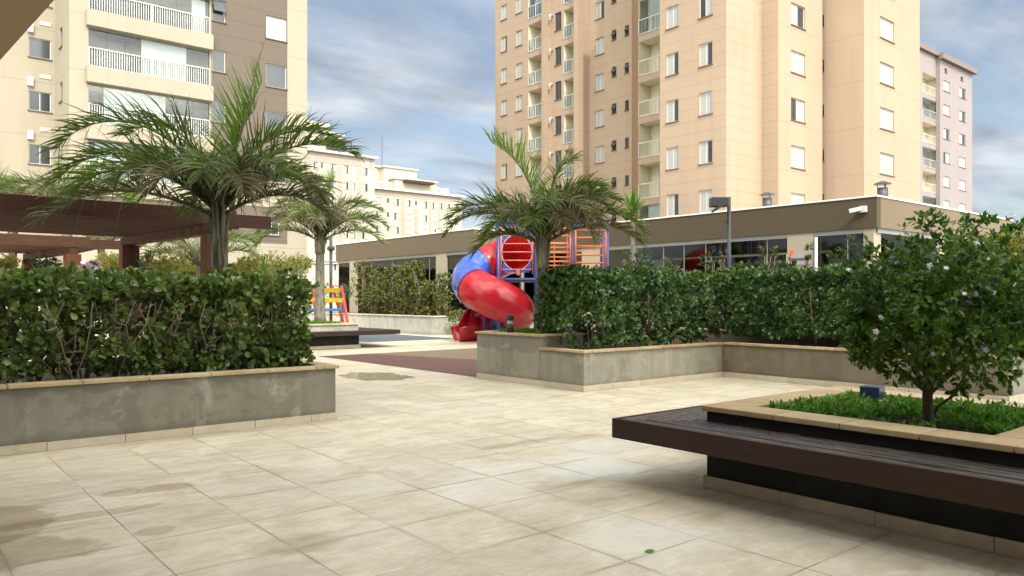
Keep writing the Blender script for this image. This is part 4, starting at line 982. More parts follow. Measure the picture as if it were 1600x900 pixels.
for i, c in enumerate(pts):
    up = Vector((0, 0, 1)); side = d.cross(up).normalized(); upv = side.cross(d).normalized(); r = RT * (.85 + .04 * i)
    for j in range(n + 1):
        a = math.pi * (1 + j / n) if i > 1 else math.pi * (1 - .25 * (2 - i)) + (math.pi * (1 + .5 * (2 - i))) * j / n
        vs_.append(c + side * math.cos(a) * r + upv * math.sin(a) * r * (.85 if i == 3 else 1))
q.add(vs_, [(i*(n+1)+j, i*(n+1)+j+1, (i+1)*(n+1)+j+1, (i+1)*(n+1)+j) for i in range(3) for j in range(n)]); ex = part('slide_exit', q, M['red'], ps, True)
sm = ex.modifiers.new('solid', 'SOLIDIFY'); sm.thickness = .04
q = MB(); q.tube([(cx_ - .3, cy_ - .3, 0), (cx_ - .3, cy_ - .3, 2.2)], .05, 8); q.tube([(cx_ + .5, cy_ - .9, 0), (cx_ + .5, cy_ - .9, .9)], .04, 8); part('support', q, M['blue_p'], ps, True)
# brown backrest boards beyond the tower
# children's bench
YB = 26.5; bx, by = at(512, YB); sb = YB / FPX
yb_ = thing('park_bench', "small children's bench with yellow back boards, blue seat and red legs", 'bench', (bx, by, 0), -YAW)
def bxp(p): return (p - 512) * sb
def bzp(p): return EYE - (p - HOR) * sb
for (a, b, z0, z1, yy) in ((485, 533, 457, 450, 0), (486, 538, 472.5, 465.5, -.12)):
    q = MB(); q.box(bxp(a), bxp(b), yy - .02, yy + .02, bzp(z0), bzp(z1)); part('back_board', q, M['yellow'], yb_, bevel=.008)
q = MB(); q.box(bxp(488), bxp(538), -.62, -.2, bzp(485.5), bzp(482)); part('seat', q, M['blue_b'], yb_, bevel=.008)
for (pa, pb, yy, y2) in ((533, 553, .04, -.5), (518, 540, .04, .5), (487, 505, .04, -.5)):
    q = MB(); q.bar((bxp(pa), yy, bzp(447)), (bxp(pb) , y2, .03), .09, .06); part('leg', q, M['red_p'], yb_)

# ---------------------------------------------------------------- lamps
x, y = at(797, 13.85)
bl = thing('bollard_light', 'short black bollard light with pale band on the raised planter box', 'lamp', (x, y, .882))
q = MB(); q.lathe((0, 0, 0), [(.062, 0), (.062, .14)], 20); part('post', q, M['black'], bl, True)
q = MB(); q.lathe((0, 0, .142), [(.055, 0), (.055, .075)], 20); part('diffuser', q, M['frost'], bl, True)
q = MB(); q.lathe((0, 0, .219), [(.062, 0), (.062, .075), (.05, .10), (.015, .108)], 20); part('cap', q, M['black'], bl, True)
x, y = 6.76, 3.19
bo = thing('spotlight', 'small navy blue cube light on a frosted base in the bench planter', 'lamp', (x, y, .555), R(8))
q = MB(); q.box(-.09, .09, -.09, .09, 0, .062); part('base', q, M['frost'], bo, bevel=.004)
q = MB(); q.box(-.082, .082, -.082, .082, .064, .172); part('housing', q, M['lampblue'], bo, bevel=.006)
x, y = at(1139, 17.0)
fl = thing('street_lamp', 'dark lamp post with wide floodlight heads in front of the right pavilion', 'lamp post', (x, y, 0), -YAW)
zt = zat(308, 17.0)
q = MB(); q.tube([(0, 0, 0), (0, 0, zt)], .042, 12); part('pole', q, M['dgrey'], fl, True)
q = MB(); q.box(-.42, -.06, -.18, .1, zt - .22, zt - .02); q.bar((-.1, 0, zt - .1), (0, 0, zt - .1), .05); part('floodlight', q, M['dgrey'], fl, bevel=.01)
q = MB(); q.add([(-.40, -.25, zt - .35), (-.36, .1, zt - .35), (-.05, .1, zt - .16), (-.08, -.25, zt - .16), (-.40, -.25, zt - .29), (-.36, .1, zt - .29), (-.05, .1, zt - .10), (-.08, -.25, zt - .10)], [(0,1,2,3), (7,6,5,4), (0,4,5,1), (1,5,6,2), (2,6,7,3), (3,7,4,0)]); part('floodlight', q, M['dgrey'], fl)
q = MB(); q.tube([(0, 0, zt - .50), (-.10, -.05, zt - .52), (-.06, -.05, zt - .58)], .012, 6); part('bracket', q, M['dgrey'], fl, True)
x, y = at(517, 27.5)
fl = thing('street_lamp', 'slim dark lamp post with twin small heads behind the second palm', 'lamp post', (x, y, 0), -YAW)
q = MB(); q.tube([(0, 0, 0), (0, 0, zat(371, 27.5))], .055, 10); part('pole', q, M['dgrey'], fl, True)
q = MB(); z = zat(374, 27.5); q.box(-.38, -.16, -.1, .1, z - .14, z + .05); q.box(-.16, -.05, -.03, .03, z - .02, z + .03); part('head', q, M['dgrey'], fl)
q = MB(); z = zat(388, 27.5); q.lathe((0, 0, z - .1), [(.07, 0), (.14, .05), (.14, .12), (.06, .2)], 12); part('head', q, M['dgrey'], fl)

# ---------------------------------------------------------------- foliage
RG = np.random.default_rng(11)
def unit(a): return a / np.maximum(np.linalg.norm(a, axis=-1, keepdims=True), 1e-9)
LEAF = {'round': np.array([(0,0,0), (-.24,.28,.05), (-.48,.62,.10), (-.36,.90,.07), (0,1,0), (.36,.90,.07), (.48,.62,.10), (.24,.28,.05)]),
        'long': np.array([(0,0,0), (-.34,.20,.06), (-.50,.45,.08), (-.30,.76,.02), (0,1,-.12), (.30,.76,.02), (.50,.45,.08), (.34,.20,.06)])}
def leaves(name, C, Dv, Nv, L, W, mat, parent=None, shape='round', off=(0, 0, 0)):
    n = len(C); Dv = unit(Dv); Sd = unit(np.cross(Dv, Nv)); Nn = np.cross(Sd, Dv)
    T = LEAF[shape]; L = np.broadcast_to(L, (n,)); W = np.broadcast_to(W, (n,))
    V = C[:, None, :] + Sd[:, None, :] * (T[None, :, 0:1] * W[:, None, None]) + Dv[:, None, :] * (T[None, :, 1:2] * L[:, None, None]) + Nn[:, None, :] * (T[None, :, 2:3] * W[:, None, None])
    b = np.arange(n)[:, None] * 8
    Q = np.concatenate([b + np.array([[0, 4, 3, 2, 1]]), b + np.array([[0, 7, 6, 5, 4]])])
    me = np_mesh(name, V.reshape(-1, 3) - np.array(off), Q, mat)
    return link(name, me, parent)
def fbm(P, s, seed):
    r = np.random.default_rng(seed); out = np.zeros(len(P)); a = 1.0
    for o in range(3):
        for _ in range(4):
            k = r.normal(size=3) * s * (1.9 ** o); out += a * .5 * np.sin(P @ k + r.uniform(0, 6.28))
        a *= .55
    return out
def rosettes(C, A, per, spread, rg):
    """leaves fanned round twig ends at C with axis A"""
    n = len(C); C = np.repeat(C, per, 0); A = np.repeat(unit(A), per, 0)
    rnd = unit(rg.normal(size=C.shape)); side = unit(rnd - A * (rnd * A).sum(1, keepdims=True))
    tilt = rg.uniform(.35, 1.25, (len(C), 1)) * spread
    Dv = unit(A * np.cos(tilt) + side * np.sin(tilt))
    Nv = unit(A * np.sin(tilt) - side * np.cos(tilt) + rg.normal(size=C.shape) * .25)
    return C + Dv * rg.uniform(0, .02, (len(C), 1)) - A * rg.uniform(0, .035, (len(C), 1)), Dv, -Nv * -1
def hedge(label, x0, x1, y0, y1, z0, z1, faces, dens, mat, seed, L=.085, W=.062, loc=None, stems=0, bump=.07, lowgap=.0, inner=.35):
    rg = np.random.default_rng(seed); loc = loc or ((x0+x1)/2, (y0+y1)/2, z0)
    t = wthing('hedge', label, 'hedge', loc)
    Cs, As = [], []
    def face(axis, val, sgn, da, db):
        (a0, a1), (b0, b1) = da, db
        n = int((a1-a0) * (b1-b0) * dens); 
        P = np.zeros((n, 3)); o = [i for i in range(3) if i != axis]
        P[:, o[0]] = rg.uniform(a0, a1, n); P[:, o[1]] = rg.uniform(b0, b1, n); P[:, axis] = val
        f = fbm(P, 5.0, seed + 5) * bump; depth = np.abs(rg.normal(0, .07, n)) + rg.uniform(0, .05, n)
        P[:, axis] += sgn * (f - depth)
        if axis != 2:
            # ragged foot: thin out low leaves
            h = (P[:, 2] - z0) / (z1 - z0); keep = (h > lowgap * (.5 + .5 * fbm(P * np.array([1, 1, 0]), 2.5, seed + 9) + .5)) & (fbm(P, 3.2, seed + 3) > -1.35 + .5 * (h < .3))
            P = P[keep]
        A = np.zeros_like(P); A[:, axis] = sgn; A[:, 2] += .35 if axis != 2 else .2
        A += rg.normal(0, .38, A.shape); Cs.append(P); As.append(A)
    if 'f' in faces: face(1, y0, -1, (x0, x1), (z0, z1))
    if 'b' in faces: face(1, y1, 1, (x0, x1), (z0, z1))
    if 'l' in faces: face(0, x0, -1, (y0, y1), (z0, z1))
    if 'r' in faces: face(0, x1, 1, (y0, y1), (z0, z1))
    if 't' in faces: face(2, z1, 1, (x0, x1), (y0, y1))
    n = int((x1-x0)*(y1-y0)*(z1-z0) * dens * inner)
    P = np.stack([rg.uniform(x0, x1, n), rg.uniform(y0, y1, n), rg.uniform(z0 + lowgap * (z1 - z0), z1, n)], 1); Cs.append(P); As.append(rg.normal(0, 1, P.shape) + np.array([0, 0, .4]))
    # stray shoots over the top
    n = int((x1-x0) * (y1-y0) * 26); P = np.stack([rg.uniform(x0, x1, n), rg.uniform(y0, y1, n), z1 + rg.uniform(0, .09, n)], 1); Cs.append(P); As.append(np.tile([0, 0, 1.0], (n, 1)) + rg.normal(0, .3, (n, 3)))
    C = np.concatenate(Cs); A = np.concatenate(As)
    c, d, nn = rosettes(C, A, 5, 1.0, rg); sc = rg.uniform(.65, 1.2, len(c))
    leaves('foliage', c, d, nn, L * sc, W * sc * rg.uniform(.85, 1.1, len(c)), mat, t, 'round', loc)
    q = MB(); rr = random.Random(seed)
    for k in range(stems):
        x = x0 + .1 + (x1 - x0 - .2) * (k + rr.uniform(.1, .9)) / stems; y = y0 + (y1-y0) * rr.uniform(.12, .6); h = z1 - z0
        p = Vector((x, y, z0 - .07)); 
        for br in range(rr.choice([2, 3, 3, 4])):
            dx_, dy_ = rr.uniform(-.45, .45), rr.uniform(-.3, .1)
            pts = [p, p + Vector((dx_*.15, dy_*.2, h*.18)), p + Vector((dx_*.6 + rr.uniform(-.05, .05), dy_*.6, h*.38)), p + Vector((dx_ + rr.uniform(-.1, .1), dy_, h*.62)), p + Vector((dx_*1.1 + rr.uniform(-.1, .1), dy_*.8, h*.85))]
            q.tube(pts, [.014, .011, .008, .006, .003], 6)
            for e in range(2):
                b_ = pts[2 + e] ; e2 = b_ + Vector((rr.uniform(-.25, .25), rr.uniform(-.25, .05), rr.uniform(-.05, .28))); mid = (b_ + e2) / 2 + Vector((0, 0, rr.uniform(-.05, .04))); q.tube([b_, mid, e2], [.007, .005, .003], 5)
    if stems: part('stems', q, M['twig'], t, True)
    return t
hedge('tall leafy hedge with pale twigs showing in the left foreground planter', -1.6, 4.12, 8.98, 9.85, .60, 1.70, 'fbrt', 250, M['clusia'], 21, .088, .062, None, 44, .08, .05, .30)
hedge('dense dark hedge along the front of the middle planter beside the palm', 9.0, 12.55, 9.0, 10.2, .62, 1.93, 'fblt', 290, M['clusia2'], 22, .078, .060, None, 12, .09, .05, .28)
hedge('dense hedge running from the inner planter corner to behind the flowering shrub', 12.72, 13.6, 4.1, 9.3, .66, 1.97, 'lftr', 290, M['clusia2'], 23, .078, .060, None, 12, .08, .08, .28)

# flowering shrub-tree in the bench planter
def flower_mesh(mat, s):
    q = MB()
    for k in range(5):
        a = 2*math.pi*k/5; c, sn = math.cos(a), math.sin(a); c2, s2 = -sn, c
        def P(r, t_, z): return ((c*r + c2*t_) * s, (sn*r + s2*t_) * s, z * s)
        q.add([P(0, 0, 0), P(.5, -.36, .25 + .1 * (k % 2)), P(.95, -.28, .15 - .3 * (k % 3)), P(1.05 - .15 * (k % 2), 0, -.2 + .25 * (k % 3)), P(.95, .28, .1 - .2 * (k % 2)), P(.5, .36, .3)], [(0, 1, 2, 3), (0, 3, 4, 5)])
    return q.mesh('flower', mat, True)
def shrub(name, label, cat, loc, blobs, nleaf, L, W, mat, shape, trunk_paths, seed, barkm='bark', per=6, group=None, flowers=None, up=.5):
    rg = np.random.default_rng(seed); t = thing(name, label, cat, loc, 0, group)
    wts = np.array([b[3] * b[4] * b[5] if len(b) > 5 else b[3] ** 3 for b in blobs]) ** (.67); wts /= wts.sum()
    n = nleaf // per; idx = rg.choice(len(blobs), n, p=wts)
    B = np.array([b if len(b) > 5 else (*b[:3], b[3], b[3], b[3]) for b in blobs])
    dirs = unit(rg.normal(size=(n, 3))); rad = rg.uniform(.25, 1, n) ** .45
    P = B[idx, :3] + dirs * rad[:, None] * B[idx, 3:]
    P += (fbm(P, 6, seed)[:, None] * .045) * dirs
    cen = B[:, :3].mean(0); A = dirs * .8 + unit(P - cen) * .5 + np.array([0, 0, up]) + rg.normal(0, .3, P.shape)
    c, d, nn = rosettes(P, A, per, 1.0, rg); sc = rg.uniform(.6, 1.2, len(c))
    leaves('crown', c, d, nn, L * sc, W * sc, mat, t, shape)
    if trunk_paths:
        q = MB()
        for pts, rr in trunk_paths: q.tube(pts, rr, 8)
        part('trunk', q, M[barkm], t, True)
    if flowers:
        ms, k, zmin = flowers; out = [i for i in range(len(P)) if P[i, 2] > zmin and rad[i] > .75]
        # choose blossoms well apart
        rg.shuffle(out)
        for j, i in enumerate(out[:k]):
            me = ms[j % len(ms)]; f = link('flower', me, t); f.location = P[i] + unit(dirs[i:i+1])[0] * .075
            f.rotation_euler = Vector(A[i]).to_track_quat('Z', 'Y').to_euler(); s = rg.uniform(.75, 1.2); f.scale = (s, s, s)
    return t
rr = random.Random(5); blobs = []
def cr(dx, dz, dy=0.0):      # crown offsets seen from the camera: right, up, away
    return (dx * RX + dy * FX, dx * RY + dy * FY, dz)
TH = .555
for (dx_, zz, r, dy_) in [(-.47, .72, .14, 0), (-.44, .86, .14, .1), (-.36, .54, .11, -.1), (.86, .6, .2, 0), (.9, .9, .22, .1), (.84, 1.16, .2, 0), (.58, 1.44, .12, 0), (.30, 1.52, .10, .05), (-.42, 1.32, .11, .05), (-.42, .66, .18, 0), (-.42, .95, .20, .1), (-.34, 1.22, .19, -.1), (-.14, 1.36, .16, 0), (.02, 1.57, .11, 0), (.14, 1.36, .15, .1), (.40, 1.44, .16, 0), (.56, 1.28, .22, -.1), (.68, 1.02, .24, 0), (.70, .70, .22, .1), (.50, .48, .18, 0), (.22, .42, .17, -.1),
        (-.26, .53, .14, -.05), (-.10, .52, .18, -.2), (-.46, .58, .12, 0), (.0, .9, .30, 0), (.30, .9, .30, .1), (-.2, .8, .26, .2), (.15, 1.15, .28, 0), (.42, 1.15, .24, .2), (-.15, 1.15, .24, .2), (.1, .70, .26, -.3), (-.22, .98, .22, -.35), (.35, .72, .24, -.3), (.1, 1.2, .24, -.35), (.45, 1.0, .22, -.35), (.2, .85, .3, .4), (.05, .55, .16, .2)]:
    blobs.append((*cr(dx_ , .30 + (zz - .30) * .93, dy_), r))
def W3(dx, dz, dy=0): return Vector(cr(dx, dz, dy))
paths = [([W3(0, -.02), W3(.005, .12), W3(.0, .26), W3(.02, .36)], [.052, .038, .036, .034])]
for (dx_, zz, dy_) in ((-.30, .75, .05), (-.15, 1.2, .0), (.12, 1.25, .1), (.42, 1.05, .0), (.0, 1.0, -.25), (.5, .6, .1), (-.42, .55, -.05), (.2, .9, .3)):
    e = W3(dx_, zz, dy_); s0 = W3(.01, .28); paths.append(([s0, s0.lerp(e, .35) + Vector((0, 0, .02)), s0.lerp(e, .7) + Vector((0, 0, .04)), e], [.026, .018, .011, .004]))
paths.append(([W3(.02, .10), W3(.09, .19), W3(.16, .24), W3(.22, .32), W3(.3, .45)], [.013, .011, .010, .009, .005]))
paths.append(([W3(0, .02), W3(.08, -.0), W3(.16, -.02)], [.03, .015, .008])); paths.append(([W3(0, .02), W3(-.04, -.0, -.06), W3(-.05, -.02, -.14)], [.03, .015, .008]))
fm = [flower_mesh(M['petal_w'], .021), flower_mesh(M['petal_l'], .020), flower_mesh(M['petal_l'], .022), flower_mesh(M['petal_w'], .018), flower_mesh(M['petal_p'], .020)]
shrub('flowering_shrub', 'flowering shrub with white and purple blossoms in the bench planter', 'shrub', (5.72, 2.31, TH), blobs, 15000, .049, .0255, M['brun'], 'long', paths, 31, 'bark', 5, None, (fm, 100, .4), .35)
# ground cover
rg = np.random.default_rng(41); n = 1500
P = np.stack([rg.uniform(5.36, 6.86, n), rg.uniform(1.80, 3.40, n), rg.uniform(.56, .60, n)], 1)
dd = np.hypot((P[:, 0] - 5.62) * 1.0, (P[:, 1] - 2.15) * .48); keep = (dd + fbm(P, 6, 4) * .06 > .27) & (np.hypot(P[:, 0] - 6.72 + .12, P[:, 1] - 3.24 + .15) > .16)
P = P[keep]; P[:, 2] += rg.uniform(0, .045, len(P)) + .03 * (fbm(P, 5, 8) > 0)
c, d, nn = rosettes(P, np.tile([0, 0, 1.0], (len(P), 1)) + rg.normal(0, .35, (len(P), 3)), 6, 1.05, rg); sc = rg.uniform(.6, 1.2, len(c))
o = leaves('ground_cover', c, d, nn, .05 * sc, .022 * sc, M['cover'], None, 'long'); tag(o, 'bright green low ground cover in the bench planter', 'ground cover', None, 'stuff')
n = 500; P = np.stack([rg.uniform(8.9, 9.7, n), rg.uniform(10.0, 11.3, n), np.full(n, .86)], 1); P2 = np.stack([rg.uniform(8.0, 10.9, 1400), rg.uniform(21.25, 22.6, 1400), np.full(1400, .73)], 1)
P3 = np.stack([rg.uniform(14.1, 19, 5200), rg.uniform(3.9, 10.5, 5200), np.full(5200, .60)], 1)
P = np.concatenate([P, P2, P3]); c, d, nn = rosettes(P, np.tile([0, 0, 1.0], (len(P), 1)) + rg.normal(0, .3, (len(P), 3)), 5, .8, rg); sc = rg.uniform(.6, 1.2, len(c))
o = leaves('lawn', c, d, nn, .09 * sc, .018 * sc, M['cover'], None, 'long'); tag(o, 'short green grass in the raised planters', 'grass', None, 'stuff')

# ---------------------------------------------------------------- palms
def frond(t, base, az, e0, L, droop, lw, mat, rg, npair=84, hang=.8, twist=0.0, start=.07, vee=.42, rr0=.03, rachis='rachis', name='frond'):
    """feather frond; az, e0 in radians, az in world"""
    N_ = 18; P = [np.array(base, float)]; T = []
    for i in range(N_):
        s = (i + .5) / N_; e = e0 - droop * s ** 1.55; a = az + twist * s
        d = np.array([math.cos(a) * math.cos(e), math.sin(a) * math.cos(e), math.sin(e)]); T.append(d); P.append(P[-1] + d * L / N_)
    T.append(T[-1]); P = np.array(P); T = np.array(T)
    q = MB(); q.tube([tuple(p) for p in P], [rr0 * (1 - .85 * (i / N_)) for i in range(N_ + 1)], 6); o = part(name, q, M[rachis], t, True)
    s = np.linspace(start, 1.0, npair); s = np.repeat(s, 2) + rg.normal(0, .006, npair * 2); s = np.clip(s, start, 1); sg = np.tile([-1., 1.], npair)
    x = s * N_; i0 = np.clip(x.astype(int), 0, N_ - 1); f = (x - i0)[:, None]
    p = P[i0] * (1 - f) + P[i0 + 1] * f; tt = unit(T[i0])
    upv = np.array([0, 0, 1.0]); sd = unit(np.cross(tt, upv)); nrm = np.cross(sd, tt)
    ll = lw * (np.sin(np.pi * np.clip((s - start) / (1.12 - start), 0, 1) ** .75) * .70 + .36) * rg.uniform(.7, 1.2, len(s))
    vv = vee + rg.normal(0, .42, len(s))
    d0 = unit(sd * sg[:, None] * np.cos(vv)[:, None] + nrm * np.sin(vv)[:, None] + tt * (.55 + .6 * s[:, None] ** 2))
    K = 5; pts = [p]; d = d0.copy()
    hg = hang * rg.uniform(.25, 2.1, len(s))
    for k in range(K):
        pts.append(pts[-1] + d * (ll / K)[:, None]); d = unit(d + np.array([0, 0, -1.0]) * (hg * .42 * (k + .6) / K)[:, None] + rg.normal(0, .05, d.shape))
    pts = np.array(pts)                            # K+1, n, 3
    wd = np.array([.5, 1, .95, .75, .45, .06]) * .5; wbase = .021 * (lw / .55) ** .5
    side = unit(np.cross(d0, nrm * .6 + tt * .8 + rg.normal(0, .2, d0.shape)))
    V = np.stack([pts - side[None] * (wd * wbase)[:, None, None], pts + side[None] * (wd * wbase)[:, None, None]], 2)   # K+1,n,2,3
    n = len(s); V = V.transpose(1, 0, 2, 3).reshape(-1, 3); b = np.arange(n)[:, None] * (2 * (K + 1))
    Q = np.concatenate([b + np.array([[2*k, 2*k + 1, 2*k + 3, 2*k + 2]]) for k in range(K)])
    link('leaflets', np_mesh('leaflets', V, Q, mat), o)
    return o
def palm(label, loc, h, fronds, seed, r0=.14, r1=.10, sheath=.7, lw=.5, name='palm_tree', group='feather palms', spear=None, lean=(0, 0)):
    rg = np.random.default_rng(seed); t = thing(name, label, 'palm tree', loc, 0, group)
    hs = h - sheath; q = MB(); k = 9
    q.tube([(lean[0] * (i/k) ** 1.5, lean[1] * (i/k) ** 1.5, hs * i / k) for i in range(k + 1)], [r0 * (1.25 if i == 0 else 1) + (r1 - r0) * i / k for i in range(k + 1)], 14); part('trunk', q, M['palmt'], t, True)
    top = np.array([lean[0], lean[1], h])
    q = MB(); b0 = np.array([lean[0], lean[1], hs]); q.tube([tuple(b0), tuple(b0 + [0, 0, sheath * .15]), tuple(b0 + [0, 0, sheath * .5]), tuple(b0 + [0, 0, sheath * .8]), tuple(top), tuple(top + [0, 0, .25])], [r1 * 1.0, r1 * 1.18, r1 * 1.05, r1 * .85, r1 * .6, r1 * .3], 14)
    for i in range(9):
        a = 2*math.pi*i/9 + rg.uniform(-.2, .2); c, s = math.cos(a), math.sin(a); zt = sheath * rg.uniform(.55, 1.05)
        q.tube([tuple(b0 + [c*r1*.8, s*r1*.8, sheath*.1]), tuple(b0 + [c*r1*.95, s*r1*.95, zt*.6]), tuple(b0 + [c*r1*1.15, s*r1*1.15, zt]), tuple(b0 + [c*r1*1.5, s*r1*1.5, zt + .14])], [r1*.42, r1*.36, r1*.24, r1*.10], 6)
    part('crownshaft', q, M['sheath'], t, True)
    for (az, e0, L, dr, kind, *ex) in fronds:
        a = R(az) - YAW                      # given as seen from the camera: 0 right, 90 away, 180 left, 270 towards
        mt = {'g': 'frond', 'd': 'frond_dk', 'n': 'frond_new'}[kind]; kw = ex[0] if ex else {}
        k2 = dict(hang=.9 if kind == 'g' else (1.5 if kind == 'd' else .25)); k2.update(kw)
        st = top + np.array([math.cos(a), math.sin(a), 0]) * r1 * .5 + np.array([0, 0, -.34 + .40 * math.sin(R(e0))])
        frond(t, st, a, R(e0), L, R(dr), k2.pop('lw', lw), M[mt], rg, **k2)
    return t
# nearest palm, behind the left hedge
x, y = at(343, 10.9)
palm('tallest nearest palm rising behind the left hedge in front of the pergola', (x, y, .5), 2.30, [
    (184, 66, 2.85, 122, 'g'), (178, 48, 2.7, 98, 'g'), (186, 27, 2.5, 74, 'd'), (160, 74, 2.3, 105, 'g'), (200, 44, 2.1, 102, 'g'), (150, 56, 2.1, 100, 'g'),
    (2, 57, 2.2, 88, 'g'), (14, 72, 2.0, 92, 'g'),(348, 46, 1.8, 108, 'd'), (356, 32, 1.75, 92, 'd'), (326, 60, 1.6, 118, 'g'), (40, 50, 1.7, 95, 'g'),
    (280, 62, 1.35, 128, 'g', dict(start=.04)), (305, 50, 1.4, 118, 'd', dict(start=.04)), (250, 52, 1.4, 120, 'd', dict(start=.04)), (222, 56, 1.6, 118, 'g'), (90, 55, 1.6, 95, 'g'), (125, 42, 1.7, 95, 'g'),
    (20, 79, 1.85, 14, 'n', dict(hang=.06, lw=.68, vee=1.1, npair=46, start=.18)), (30, 84, 1.5, 30, 'n', dict(hang=.12, lw=.55, vee=.8, npair=40)), (8, 77.5, 2.45, 3, 'n', dict(hang=0, lw=.12, vee=1.3, npair=10, start=.5, rr0=.02))], 51, .118, .098, .95, .60)
x, y = at(848, 13.7)
palm('palm on the raised planter box in front of the play tower', (x, y, .85), 1.78, [
    (182, 50, 1.85, 98, 'g'), (176, 42, 1.95, 100, 'd', dict(lw=.42)), (150, 60, 1.4, 98, 'g'), (212, 46, 1.25, 110, 'g'), (196, 26, 1.3, 85, 'g'),
    (166, 84, 1.95, 58, 'n', dict(hang=.10, lw=.6, vee=.95, npair=56, start=.12)), (50, 84, 1.8, 66, 'g'), (20, 66, 1.5, 88, 'g'), (4, 58, 1.6, 84, 'g'), (352, 40, 1.95, 92, 'g'), (356, 30, 1.8, 76, 'd'), (334, 54, 1.3, 118, 'd'), (345, 62, 1.45, 110, 'd'),
    (290, 56, 1.05, 125, 'd', dict(start=.04)), (255, 54, 1.05, 125, 'g', dict(start=.04)), (90, 55, 1.4, 88, 'g'), (40, 54, 1.5, 95, 'd'), (310, 66, 1.2, 120, 'd', dict(start=.04)), (272, 72, 1.2, 120, 'g'), (322, 44, 1.2, 115, 'd'), (232, 62, 1.15, 125, 'd'), (10, 76, 1.5, 95, 'g')], 52, .115, .098, .62, .50)
x, y = at(500, 24.8)
palm('second palm growing from the distant bench planter', (x, y, .70), 2.80, [
    (185, 48, 2.2, 112, 'g'), (175, 66, 2.2, 118, 'd'), (196, 30, 2.1, 92, 'g'), (150, 60, 2.0, 105, 'g'), (5, 60, 2.3, 92, 'g'), (0, 44, 2.3, 84, 'g'), (350, 28, 2.2, 78, 'g'), (30, 52, 2.0, 100, 'd'), (330, 54, 1.7, 115, 'g'), (280, 58, 1.6, 122, 'd', dict(start=.04)), (240, 54, 1.7, 120, 'd', dict(start=.04)), (215, 60, 1.9, 120, 'd'), (90, 55, 2.0, 95, 'g'), (255, 70, 1.7, 120, 'g'), (310, 66, 1.8, 118, 'd'), (20, 72, 2.0, 92, 'g'), (165, 76, 2.0, 100, 'g'),
    (120, 80, 2.0, 26, 'n', dict(hang=.1, lw=.75, vee=.9)), (60, 82, 2.0, 22, 'n', dict(hang=.1, lw=.75, vee=.9)), (190, 80, 2.0, 25, 'n', dict(hang=.1, lw=.75, vee=.9))], 53, .17, .135, .6, .62)
gf = [(180, 40, 1.9, 95, 'g'), (0, 42, 1.8, 90, 'g'), (200, 55, 1.8, 100, 'g'), (340, 55, 1.8, 95, 'g'), (160, 60, 1.7, 95, 'g'), (20, 62, 1.7, 95, 'g'), (270, 50, 1.5, 105, 'd'), (90, 55, 1.6, 90, 'g'), (225, 40, 1.6, 95, 'd'), (310, 42, 1.6, 95, 'd'), (130, 75, 1.5, 50, 'n', dict(hang=.3)), (50, 75, 1.5, 50, 'n', dict(hang=.3))]
x, y = at(106, 19.5); p1 = palm('grey-trunked palm between the two pergolas at the left', (x, y, 0), 3.75, gf, 54, .12, .10, .6, .5)
x, y = at(314, 21.5); p2 = palm('small palm with low arching fronds seen under the near pergola', (x, y, 0), 2.45, gf, 55, .12, .10, .6, .5)
x, y = at(158, 26.0); dup(p1, None, 'thin palm behind the far pergola with its trunk left of the orchid tree', (x, y, 0), R(70), .88)
x, y = at(20, 20.5); dup(p1, None, 'palm at the left photo edge with fronds over the near pergola', (x, y, 0), R(140), .98)
def spiky(name, label, loc, h, n, L, w_, seed, mat='frond_new', trunk=True, spread=80):
    rg = np.random.default_rng(seed); t = thing(name, label, 'plant', loc)
    if trunk:
        q = MB(); q.tube([(0, 0, 0), (.03, 0, h * .5), (0, 0, h)], [.09, .07, .06], 10); part('trunk', q, M['palmt'], t, True)
    a = rg.uniform(0, 6.28, n); e = np.radians(rg.uniform(90 - spread, 88, n)); ll = L * rg.uniform(.75, 1.1, n)
    d = np.stack([np.cos(a) * np.cos(e), np.sin(a) * np.cos(e), np.sin(e)], 1); p = np.tile([0, 0, h], (n, 1)) + d * .03; side = unit(np.cross(d, [0, 0, 1.0])); pts = [p]
    for k in range(4): pts.append(pts[-1] + d * (ll / 4)[:, None]); d = unit(d + np.array([0, 0, -.06 * (k + 1)]))
    pts = np.array(pts); wd = np.array([.7, 1, .9, .6, .05]) * w_ / 2
    V = np.stack([pts - side[None] * wd[:, None, None], pts + side[None] * wd[:, None, None]], 2).transpose(1, 0, 2, 3).reshape(-1, 3); b = np.arange(n)[:, None] * 10
    Q = np.concatenate([b + np.array([[2*k, 2*k+1, 2*k+3, 2*k+2]]) for k in range(4)])
    link('leaf_crown', np_mesh('leaf_crown', V, Q, M[mat]), t); return t
x, y = at(988, 21.0); spiky('yucca', 'bright green spiky yucca head above the pavilion roof right of the play tower', (x, y, 0), zat(336, 21.0), 60, .72, .075, 61)
x, y = at(206, 20.0); spiky('yucca', 'bright green yucca head showing above the near pergola roof', (x, y, 0), zat(322, 20.0), 40, .62, .07, 62)
x, y = at(232, 15.5); spiky('yucca', 'low dark spiky plant right of the near pergola post', (x, y, 0), zat(428, 15.5), 40, .5, .05, 63, 'dark_leaf')
x, y = at(412, 13.5); spiky('yucca', 'low pale spiky plant between the golden bushes', (x, y, 0), zat(432, 13.5), 26, .4, .03, 64, 'frond_new')

